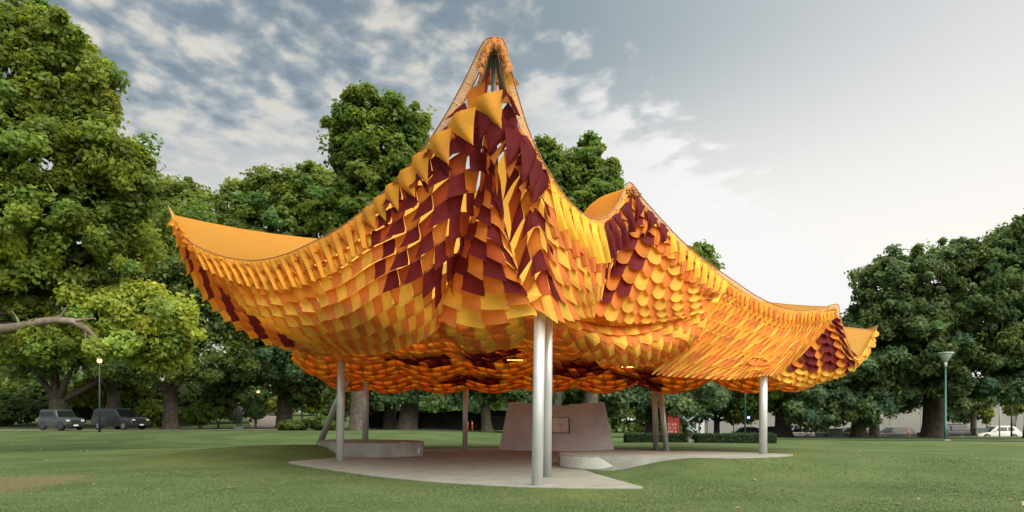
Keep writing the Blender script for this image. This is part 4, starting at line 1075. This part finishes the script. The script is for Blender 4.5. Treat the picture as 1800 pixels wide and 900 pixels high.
funnel_lamp('green lamp post with unlit funnel head on the right lawn', 1662, 775, 52, 6.75)
def globe_lamp(label, px, pyl, D, group='lit lamps among the trees', r=.17):
    p = at(px, pyl, D); z = g1(p[0], D); root = empty('lit_lamp', (p[0], D, z), label, 'lamp post', group); h = p[2]-z
    m = MB(); m.tube([Vector((0, 0, -.1)), Vector((0, 0, h*.3)), Vector((0, 0, h-.2))], [.09, .07, .05], 10); m.build('pole', DARKPOLE, root)
    bm = bmesh.new(); bmesh.ops.create_uvsphere(bm, u_segments=14, v_segments=10, radius=r, matrix=Matrix.Translation((0, 0, h))); bmo('globe', bm, WARM, root, True)
    m = MB(); m.tube([Vector((0, 0, h+r*.8)), Vector((0, 0, h+r*1.2))], [r*1.5, r*.4], 12); m.build('hood', DARKPOLE, root)
globe_lamp('lit lamp on a dark pole in front of the right grey parked car', 175, 634, 54)
globe_lamp('lit lamp glowing between trees left of the standing statue', 268, 684, 80, r=.14)
globe_lamp('lit lamp above the winding path', 454, 689, 90, r=.16)
globe_lamp('lit lamp on a green pole right of the winding path', 531, 670, 72, r=.22)
globe_lamp('lit lamp among the foliage at the far right', 1778, 658, 66, r=.15)
def blue_pole(label, px, pyl, D, big=False):
    p = at(px, pyl, D); z = g1(p[0]-.3, D); root = empty('blue_light_pole', (p[0]-.25, D, z), label, 'light pole', 'poles with small blue lights'); h = p[2]-z
    top = (7.0 if big else 1.0)
    m = MB(); m.tube([Vector((0, 0, -.1)), Vector((0, 0, h+top))], .075 if big else .05, 10); m.build('pole', GREENPOLE if big else plain('pole_grey', (.38, .40, .40)), root)
    box('bracket', (.14, 0, h), (.26, .04, .04), DARKSTEEL, root)
    bm = bmesh.new(); bmesh.ops.create_uvsphere(bm, u_segments=12, v_segments=8, radius=.095, matrix=Matrix.Translation((.29, -.02, h))); bmo('blue_lens', bm, BLUEL, root, True)
blue_pole('tall green pole with a blue light left of the right column', 1315, 734, 58, True)
blue_pole('small blue light over the dark car left of the green pole', 1294, 741, 70)
blue_pole('small blue light above the white gabled building', 1247, 735, 72)
blue_pole('small blue light over the silver car', 1389, 741, 70)
blue_pole('small blue light beside the thick forked trunk at the right', 1651, 727, 70)
blue_pole('small blue light under the dense low branched tree', 1475, 735, 72)

# ------------------------------------------------------------------ cars
def car(label, x, y, yaw, L, Wd, H, kind, paint, group, brake=False):
    """side profiles in fractions of length and height; x forward"""
    z0 = g1(x, y); root = empty('parked_car', (x, y, z0+.03), label, 'car', group, yaw)
    prof = {
     'boxy': dict(body=[(-.49, .22), (-.50, .50), (-.49, .62), (-.2, .625), (.17, .63), (.44, .60), (.495, .55), (.50, .25), (.42, .18), (-.42, .18)], cab=[(-.485, .61), (-.465, .97), (-.40, 1.0), (.05, 1.0), (.10, .97), (.185, .62)], wb=.31, wr=.20, taper=.90,
                  win=[(-.44, .67, -.27, .91), (-.235, .67, .02, .91)]),
     'suv': dict(body=[(-.49, .20), (-.50, .45), (-.49, .60), (-.2, .61), (.18, .61), (.43, .57), (.49, .50), (.50, .24), (.42, .16), (-.42, .16)], cab=[(-.488, .59), (-.455, .95), (-.40, 1.0), (.02, 1.0), (.07, .97), (.20, .60)], wb=.30, wr=.185, taper=.86,
                 win=[(-.43, .66, -.25, .91), (-.225, .65, -.07, .91), (-.045, .65, .06, .91)]),
     'hatch': dict(body=[(-.47, .20), (-.495, .40), (-.48, .60), (-.2, .62), (.16, .60), (.38, .52), (.47, .43), (.50, .22), (.42, .14), (-.42, .14)], cab=[(-.47, .58), (-.36, .93), (-.24, 1.0), (-.05, 1.0), (.05, .95), (.22, .585)], wb=.30, wr=.215, taper=.82,
                   win=[(-.33, .66, -.19, .90), (-.17, .65, .03, .90)]),
     'sedan': dict(body=[(-.47, .20), (-.50, .40), (-.48, .62), (-.32, .64), (.16, .61), (.40, .53), (.48, .42), (.50, .22), (.42, .14), (-.42, .14)], cab=[(-.36, .62), (-.25, .92), (-.16, 1.0), (-.02, 1.0), (.06, .95), (.21, .595)], wb=.30, wr=.21, taper=.82,
                   win=[(-.24, .67, -.12, .90), (-.10, .66, .06, .90)])}[kind]
    def ex(poly, wl, wt, name, mat, bev):
        bm = bmesh.new(); zmax = max(q[1] for q in poly); zmin = min(q[1] for q in poly)
        def w(z): return wl+(wt-wl)*(z-zmin)/(zmax-zmin)
        Lh = [bm.verts.new((q[0]*L, w(q[1])*Wd/2, q[1]*H)) for q in poly]; Rh = [bm.verts.new((q[0]*L, -w(q[1])*Wd/2, q[1]*H)) for q in poly]
        n = len(poly); bm.faces.new(Lh); bm.faces.new(Rh[::-1])
        for i in range(n): bm.faces.new((Lh[i], Rh[i], Rh[(i+1) % n], Lh[(i+1) % n]))
        bmesh.ops.recalc_face_normals(bm, faces=bm.faces[:])
        bmesh.ops.bevel(bm, geom=bm.edges[:], offset=bev, segments=3, affect='EDGES', profile=.6, clamp_overlap=True)
        return bmo(name, bm, mat, root, True)
    ex(prof['body'], 1.0, .97, 'body', paint, .07); ex(prof['cab'], .94, .94*prof['taper'], 'cabin', paint, .06)
    zc0 = min(q[1] for q in prof['cab']); tp = prof['taper']
    for (a, b, c, d) in prof['win']:
        for s in (-1, 1):
            def wz(z): return .94*(1+(tp-1)*(z-zc0)/(1-zc0))*Wd/2+.012
            sk = .03 if (a, b, c, d) == prof['win'][-1] else 0
            o = pyd('window', [(a*L, s*wz(b), b*H), ((c+sk*2.2)*L, s*wz(b), b*H), ((c-sk*.6)*L, s*wz(d), d*H), ((a+.01)*L, s*wz(d), d*H)], [(0, 1, 2, 3)], GLASS, root)
            sd = o.modifiers.new('thick', 'SOLIDIFY'); sd.thickness = .012; sd.offset = 0
    cab = prof['cab']
    def screen(p, q, name, e):
        p = np.array(p); q = np.array(q); a = p+(q-p)*.10; b = p+(q-p)*.92
        V = []
        for pt in (a, b):
            w = .94*(1+(tp-1)*(pt[1]-zc0)/(1-zc0))*Wd/2*.90
            V += [(pt[0]*L+e, -w, pt[1]*H+.012), (pt[0]*L+e, w, pt[1]*H+.012)]
        o = pyd(name, V, [(0, 1, 3, 2)], GLASS, root); sd = o.modifiers.new('thick', 'SOLIDIFY'); sd.thickness = .012; sd.offset = 0
    screen(cab[-1], cab[-2], 'windscreen', .02); screen(cab[0], cab[1], 'rear_window', -.02)
    wr = prof['wr']*H
    for fx in (-prof['wb'], prof['wb']):
        for s in (-1, 1):
            bm = bmesh.new(); bmesh.ops.create_cone(bm, cap_ends=True, segments=24, radius1=wr*1.18, radius2=wr*1.18, depth=.06, matrix=Matrix.Translation((fx*L, s*(Wd/2-.02), wr*1.03)) @ Matrix.Rotation(PI/2, 4, 'X'))
            bmo('wheel_arch', bm, BLACK, root)
            bm = bmesh.new(); bmesh.ops.create_cone(bm, cap_ends=True, segments=24, radius1=wr, radius2=wr, depth=.22, matrix=Matrix.Translation((fx*L, s*(Wd/2-.06), wr)) @ Matrix.Rotation(PI/2, 4, 'X'))
            bmesh.ops.bevel(bm, geom=bm.edges[:], offset=.03, segments=2, affect='EDGES')
            wl = bmo('wheel', bm, TYRE, root, True)
            bm = bmesh.new()
            for k in range(5):
                th = 2*PI*k/5; add_box(bm, (fx*L+math.cos(th)*wr*.34, s*(Wd/2+.055), wr+math.sin(th)*wr*.34), (wr*.62, .02, wr*.22), Matrix.Rotation(-th, 3, 'Y'))
            bmesh.ops.create_cone(bm, cap_ends=True, segments=16, radius1=wr*.62, radius2=wr*.62, depth=.012, matrix=Matrix.Translation((fx*L, s*(Wd/2+.05), wr)) @ Matrix.Rotation(PI/2, 4, 'X'))
            bmo('rim', bm, RIM if kind != 'boxy' else DARKSTEEL, wl)
    for s in (-1, 1):
        box('headlight', (L*.483, s*Wd*.37, H*(.47 if kind in ('boxy', 'suv') else .42)), (.12, .30, .14), HEADL, root, .02)
        box('tail_light', (-L*.488, s*Wd*.41, H*.50), (.08, .18, .26 if kind != 'boxy' else .12), REDL if brake else REDOFF, root, .02)
        box('mirror', (L*.12, s*(Wd/2+.06), H*.64), (.12, .16, .12), paint, root, .03)
    box('front_bumper', (L*.495, 0, H*.26), (.12, Wd*.94, H*.16), BLACK if kind in ('boxy', 'suv') else paint, root, .03)
    box('grille', (L*.497, 0, H*.43), (.06, Wd*.46, H*.10), BLACK, root, .01)
    box('number_plate', (L*.513 if kind in ('boxy', 'suv') else L*.512, 0, H*.24), (.03, .40, .11), WHITE, root)
    if kind in ('suv', 'boxy'):
        for s in (-1, 1): box('roof_rail', (-.2*L, s*Wd*.36, H*1.005), (L*.42, .04, .045), BLACK, root)
    return root
def paint(name, c, metal=.3): return plain(name, c, rough=.22, metal=metal, var=.03)
GREYBLUE = paint('paint_blue_grey', (.055, .067, .070), .1); DGREY = paint('paint_dark_grey', (.045, .052, .052), .45); BLK = paint('paint_black', (.010, .011, .012), .1)
SILV = paint('paint_silver', (.42, .43, .43), .5); WHT = paint('paint_white', (.48, .48, .46), 0.); DBLUE = paint('paint_dark_teal', (.030, .045, .050), .2); DRED = paint('paint_dark_red', (.10, .015, .015), .2)
GL_, GR_ = 'cars parked on the path at the left', 'cars parked along the road at the right'
p = at(108, 750, 57.5); car('boxy pale blue grey off-roader with dark wheels, leftmost parked car', p[0], 57.5, R(-24), 3.65, 1.66, 1.72, 'boxy', GREYBLUE, GL_)
p = at(212, 750, 60.5); car('dark grey large wagon with silver wheels behind the dark lamp pole', p[0], 60.5, R(-20), 4.85, 1.92, 1.86, 'suv', DGREY, GL_)
Yr = 72.5
def rc(px, label, L, Wd, H, kind, pm, flip=True, brake=False, dy=0): p = at(px, 750, Yr+dy); car(label, p[0], Yr+dy, PI if flip else 0, L, Wd, H, kind, pm, GR_, brake)
rc(1303, 'dark teal car behind the tall green pole', 4.3, 1.75, 1.5, 'hatch', DBLUE, True, dy=1)
rc(1345, 'black car with glowing red tail light beside the right column', 4.2, 1.75, 1.55, 'hatch', BLK, True, True)
rc(1393, 'silver hatchback right of the sturdy roadside tree', 4.1, 1.72, 1.46, 'hatch', SILV, True)
rc(1434, 'dark car between the silver hatchback and the green bin', 4.4, 1.75, 1.42, 'sedan', DBLUE, True, dy=1)
rc(1490, 'black car half hidden by the low branched tree trunk', 4.4, 1.78, 1.5, 'hatch', BLK, True)
rc(1568, 'black hatchback with an orange post at its tail', 4.35, 1.78, 1.5, 'hatch', BLK, True)
rc(1656, 'tall black wagon behind the thick forked trunk', 4.9, 1.9, 1.75, 'suv', BLK, True)
rc(1748, 'white crossover car at the right edge of the road', 4.7, 1.85, 1.6, 'hatch', WHT, True)
# bins and posts by the road
for px, D, w, lab in ((1456, 71, 1.25, 'dark green roadside bin left of the black hatchback'), (1707, 74, 1.5, 'dark green roadside cabinet between the black wagon and the white car')):
    p = at(px, 750, D); root = empty('roadside_bin', (p[0], D-1.5, g1(p[0], D-1.5)), lab, 'bin'); box('body', (0, 0, .65), (w, .7, 1.3), BIN, root, .03); box('lid', (0, 0, 1.33), (w+.06, .76, .08), BIN, root, .02)
def opost(px, D, lab):
    p = at(px, 750, D); root = empty('orange_post', (p[0], D, g1(p[0], D)), lab, 'post', 'orange marker posts')
    m = MB(); m.tube([Vector((0, 0, 0)), Vector((0, 0, 1.0))], .06, 10); m.build('stem', ORANGE, root); box('base', (0, 0, .04), (.4, .4, .08), BLACK, root); m = MB(); m.tube([Vector((0, 0, .70)), Vector((0, 0, .82))], .064, 10); m.build('band', WHITE, root)
opost(1597, 68, 'orange marker post at the tail of the black hatchback'); opost(1799, 68, 'orange marker post at the right edge of the view')
opost(822, 64, 'orange marker post beside the slim far column'); opost(830, 65.5, 'second orange marker post behind the slim far column')
def rpole(px, top, D, lab):
    p = at(px, 750, D); root = empty('street_pole', (p[0], D, g1(p[0], D)), lab, 'pole', 'grey street poles'); h = at(px, top, D)[2]-g1(p[0], D)
    m = MB(); m.tube([Vector((0, 0, 0)), Vector((0, 0, h))], [.07, .055], 10); m.build('shaft', plain('pole_paint', (.30, .31, .30)), root); box('footing', (0, 0, .03), (.3, .3, .1), STONE, root)
rpole(1757, 690, 68, 'grey street pole in front of the white crossover'); rpole(1229, 720, 68, 'thin street pole beside the bronze statue')

# ------------------------------------------------------------------ statues
def skin_fig(name, joints, edges, mat, parent, root_i=0, sub=2):
    me = bpy.data.meshes.new(name); me.from_pydata([j[:3] for j in joints], edges, []); me.update()
    o = link(name, me, mat, parent); sk = o.modifiers.new('skin', 'SKIN'); sk.use_smooth_shade = True
    for i, j in enumerate(joints):
        r = j[3] if hasattr(j[3], '__len__') else (j[3], j[3]); me.skin_vertices[0].data[i].radius = r
        me.skin_vertices[0].data[i].use_root = (i == root_i)
    s = o.modifiers.new('sub', 'SUBSURF'); s.levels = sub; s.render_levels = sub
    return o
def thrower():
    D = 47.3; p = at(1215, 775, D); z = g1(p[0], D); root = empty('bronze_statue', (p[0], D, z), 'weathered bronze statue of an athlete leaning back on bent legs between the hedges', 'statue')
    box('plinth', (.05, 0, .06), (.62, .62, .26), STONE, root, .03)
    k = D/1200
    def q(px, py, dy, r): return ((px-1215)*k, dy, (777.5-py)*k, r)
    J = [q(1213, 753, 0, (.155, .13)), q(1209, 746, 0, (.16, .13)), q(1206, 740, -.01, (.19, .14)), q(1204.5, 737, -.01, .075),           # pelvis waist chest neck
         q(1202, 735, -.02, .055), 
         q(1207.5, 753.5, -.10, .12), q(1217, 758.5, -.16, .098), q(1215.5, 765, -.14, .075), q(1214, 772, -.12, .05), q(1216.5, 773, -.2, .045),  # near leg
         q(1216, 754, .10, .12), q(1226, 757.5, .10, .095), q(1223.5, 765, .12, .072), q(1220.5, 772, .14, .05), q(1223.5, 773, .10, .045),
         q(1207, 741, -.18, .085), q(1212, 737.5, -.16, .062), q(1217.5, 733.6, -.06, .046), q(1219.2, 732.6, -.03, .05),
         q(1207.5, 740, .17, .085), q(1213, 737, .14, .062), q(1218, 733.4, .03, .046)]
    E = [(0, 1), (1, 2), (2, 3), (3, 4), (0, 5), (5, 6), (6, 7), (7, 8), (8, 9), (0, 10), (10, 11), (11, 12), (12, 13), (13, 14), (2, 15), (15, 16), (16, 17), (17, 18), (2, 19), (19, 20), (20, 21)]
    b = skin_fig('body', J, E, BRONZE, root)
    # head with face: sphere pulled into a skull with nose, chin, ears and short hair cap
    bm = bmesh.new(); bmesh.ops.create_uvsphere(bm, u_segments=20, v_segments=14, radius=.115)
    for v in bm.verts:
        v.co.z *= 1.25; v.co.x *= .88
        if v.co.y < -.05: v.co.y *= 1.04
        if abs(v.co.x) < .02 and v.co.y < -.08 and abs(v.co.z) < .035: v.co.y -= .03
        if v.co.z < -.06: v.co.x *= .8
    for s in (-1, 1): bmesh.ops.create_uvsphere(bm, u_segments=8, v_segments=6, radius=.028, matrix=Matrix.Translation((s*.102, .01, -.01)) @ Matrix.Diagonal((.5, 1, 1.3, 1)))
    h = bmo('head', bm, BRONZE, root, True); h.location = ((1201.3-1215)*k, -.02, (777.5-735.2)*k); h.rotation_euler = (R(25), R(-20), R(60))
    bm = bmesh.new(); bmesh.ops.create_uvsphere(bm, u_segments=16, v_segments=10, radius=.128)
    bmesh.ops.delete(bm, geom=[v for v in bm.verts if v.co.z < -.01 and v.co.y < .05], context='VERTS')
    hh = bmo('hair', bm, BRONZE, h, True)
    for s in (-1, 1):
        for f in range(4):
            m = MB(); a = Vector(((1218.6-1215)*k+.01*f, .0+s*.035, (777.5-733.2)*k-.02*f)); m.tube([a, a+Vector((.04, -s*.02, .015)), a+Vector((.05, -s*.05, -.005)), a+Vector((.03, -s*.06, -.02))], [.011, .010, .009, .007], 6)
            m.build('finger', BRONZE, root)
    m = MB(); m.tube([Vector(((1219-1215)*k, 0, (777.5-733)*k)), Vector(((1224-1215)*k, 0, (777.5-729)*k))], .012, 6); m.build('wire', BRONZE, root)
    bm = bmesh.new(); bmesh.ops.create_uvsphere(bm, u_segments=14, v_segments=10, radius=.07, matrix=Matrix.Translation(((1224.8-1215)*k, 0, (777.5-728.4)*k))); bmo('hammer_ball', bm, BRONZE, root, True)
thrower()
def standing():
    D = 61.0; p = at(420, 748, D); z = g1(p[0], D); root = empty('standing_statue', (p[0], D, z), 'dark standing statue in a heavy coat on a low stone base by the path', 'statue')
    box('base', (0, 0, .14), (.75, .7, .34), BIN, root, .03)
    J = [(0, 0, 1.25, (.27, .20)), (0, 0, 1.55, (.33, .24)), (0, 0, 1.85, (.36, .24)), (0, -.02, 2.08, (.18, .14)), (0, -.03, 2.18, .09),
         (-.12, 0, 1.05, .17), (-.13, .02, .72, .125), (-.13, 0, .40, .10), (-.14, -.16, .35, .07),
         (.12, 0, 1.05, .17), (.13, .02, .72, .125), (.13, 0, .40, .10), (.14, -.16, .35, .07),
         (-.36, 0, 1.90, .13), (-.43, .02, 1.55, .11), (-.36, -.14, 1.26, .08), (.36, 0, 1.90, .13), (.43, .02, 1.55, .11), (.36, -.14, 1.26, .08)]
    E = [(0, 1), (1, 2), (2, 3), (3, 4), (0, 5), (5, 6), (6, 7), (7, 8), (0, 9), (9, 10), (10, 11), (11, 12), (2, 13), (13, 14), (14, 15), (2, 16), (16, 17), (17, 18)]
    skin_fig('body', J, E, BLACKBRONZE, root)
    bm = bmesh.new(); bmesh.ops.create_uvsphere(bm, u_segments=20, v_segments=14, radius=.135)
    for v in bm.verts:
        v.co.z *= 1.2
        if abs(v.co.x) < .03 and v.co.y < -.09 and abs(v.co.z) < .04: v.co.y -= .03
        if v.co.z < -.07: v.co.x *= .82
    h = bmo('head', bm, BLACKBRONZE, root, True); h.location = (0, -.04, 2.34)
    for s in (-1, 1):
        for f in range(5):
            m = MB(); a = Vector((s*(.36+.015*f-.03), -.15-.01*f, 1.24)); m.tube([a, a+Vector((0, -.03, -.06)), a+Vector((-s*.01, -.035, -.10+.01*abs(f-2)))], [.016, .014, .010], 6); m.build('finger', BLACKBRONZE, root)
standing()

# ------------------------------------------------------------------ grass blades over the near lawn
def grass():
    n = 230000; r = rng.uniform(0, 1, n); Yv = 10.5*(30/10.5)**r; Xv = (rng.uniform(-.80, .80, n))*Yv
    keep = rng.uniform(0, 1, n) < 1-ss(Yv, 13, 27); Xv = Xv[keep]; Yv = Yv[keep]; n = len(Xv); d = polydist(Xv, Yv, FLOOR); d2 = polydist(Xv, Yv, PLAT); d3 = polydist(Xv, Yv, BENCH); k = (d > -.05) & (d2 > .02) & (d3 > .02)
    bare = ((Xv+13.2)/2.0)**2+((Yv-16)/3.4)**2; k &= (bare > 1) | (rng.uniform(0, 1, n) < .25)
    Xv = Xv[k]; Yv = Yv[k]; n = len(Xv); Z = G(Xv, Yv)
    h = rng.uniform(.008, .026, n)*(1+.4*np.sin(Xv*1.1)*np.sin(Yv*.7)); a = rng.uniform(0, 2*PI, n); w = rng.uniform(.004, .009, n)*(Yv/12)
    le = rng.normal(size=(n, 2))*.035
    V = np.stack([np.stack([Xv-w*np.cos(a), Yv-w*np.sin(a), Z-.005], 1), np.stack([Xv+w*np.cos(a), Yv+w*np.sin(a), Z-.005], 1), np.stack([Xv+le[:, 0], Yv+le[:, 1], Z+h], 1)], 1).reshape(-1, 3).astype(np.float32)
    me = bpy.data.meshes.new('grass'); me.vertices.add(3*n); me.vertices.foreach_set('co', V.ravel()); me.loops.add(3*n); me.loops.foreach_set('vertex_index', np.arange(3*n, dtype=np.int32))
    me.polygons.add(n); me.polygons.foreach_set('loop_start', np.arange(0, 3*n, 3, dtype=np.int32)); me.update(calc_edges=True)
    c = np.array((.076, .112, .038))[None]*np.clip(1+rng.normal(size=n)*.15, .4, 2)[:, None]; dry = rng.uniform(0, 1, n) < .05; c[dry] = (.22, .19, .10)
    cc = np.concatenate([np.repeat(c, 3, 0), np.ones((3*n, 1))], 1).astype(np.float32); at_ = me.color_attributes.new('tone', 'FLOAT_COLOR', 'POINT'); at_.data.foreach_set('color', cc.ravel())
    tag(link('grass', me, BLADE), 'short mown grass over the near lawn', 'grass', kind='stuff')
    # fallen leaves
    m = 70; Yv = rng.uniform(11, 45, m); Xv = rng.uniform(-.8, .8, m)*Yv; k = polydist(Xv, Yv, FLOOR) > .2; Xv = Xv[k]; Yv = Yv[k]; m = len(Xv)
    P = np.stack([Xv, Yv, G(Xv, Yv)+.04], 1); N = rng.normal(size=(m, 3))*.3+np.array((0, 0, 1)); cols = np.array((.30, .25, .13))[None]*rng.uniform(.6, 1.4, m)[:, None]
    tag(leaves('fallen_leaves', P, N, rng.uniform(.05, .10, m), cols, None), 'dry leaves scattered on the lawn', 'leaves', kind='stuff')
grass()
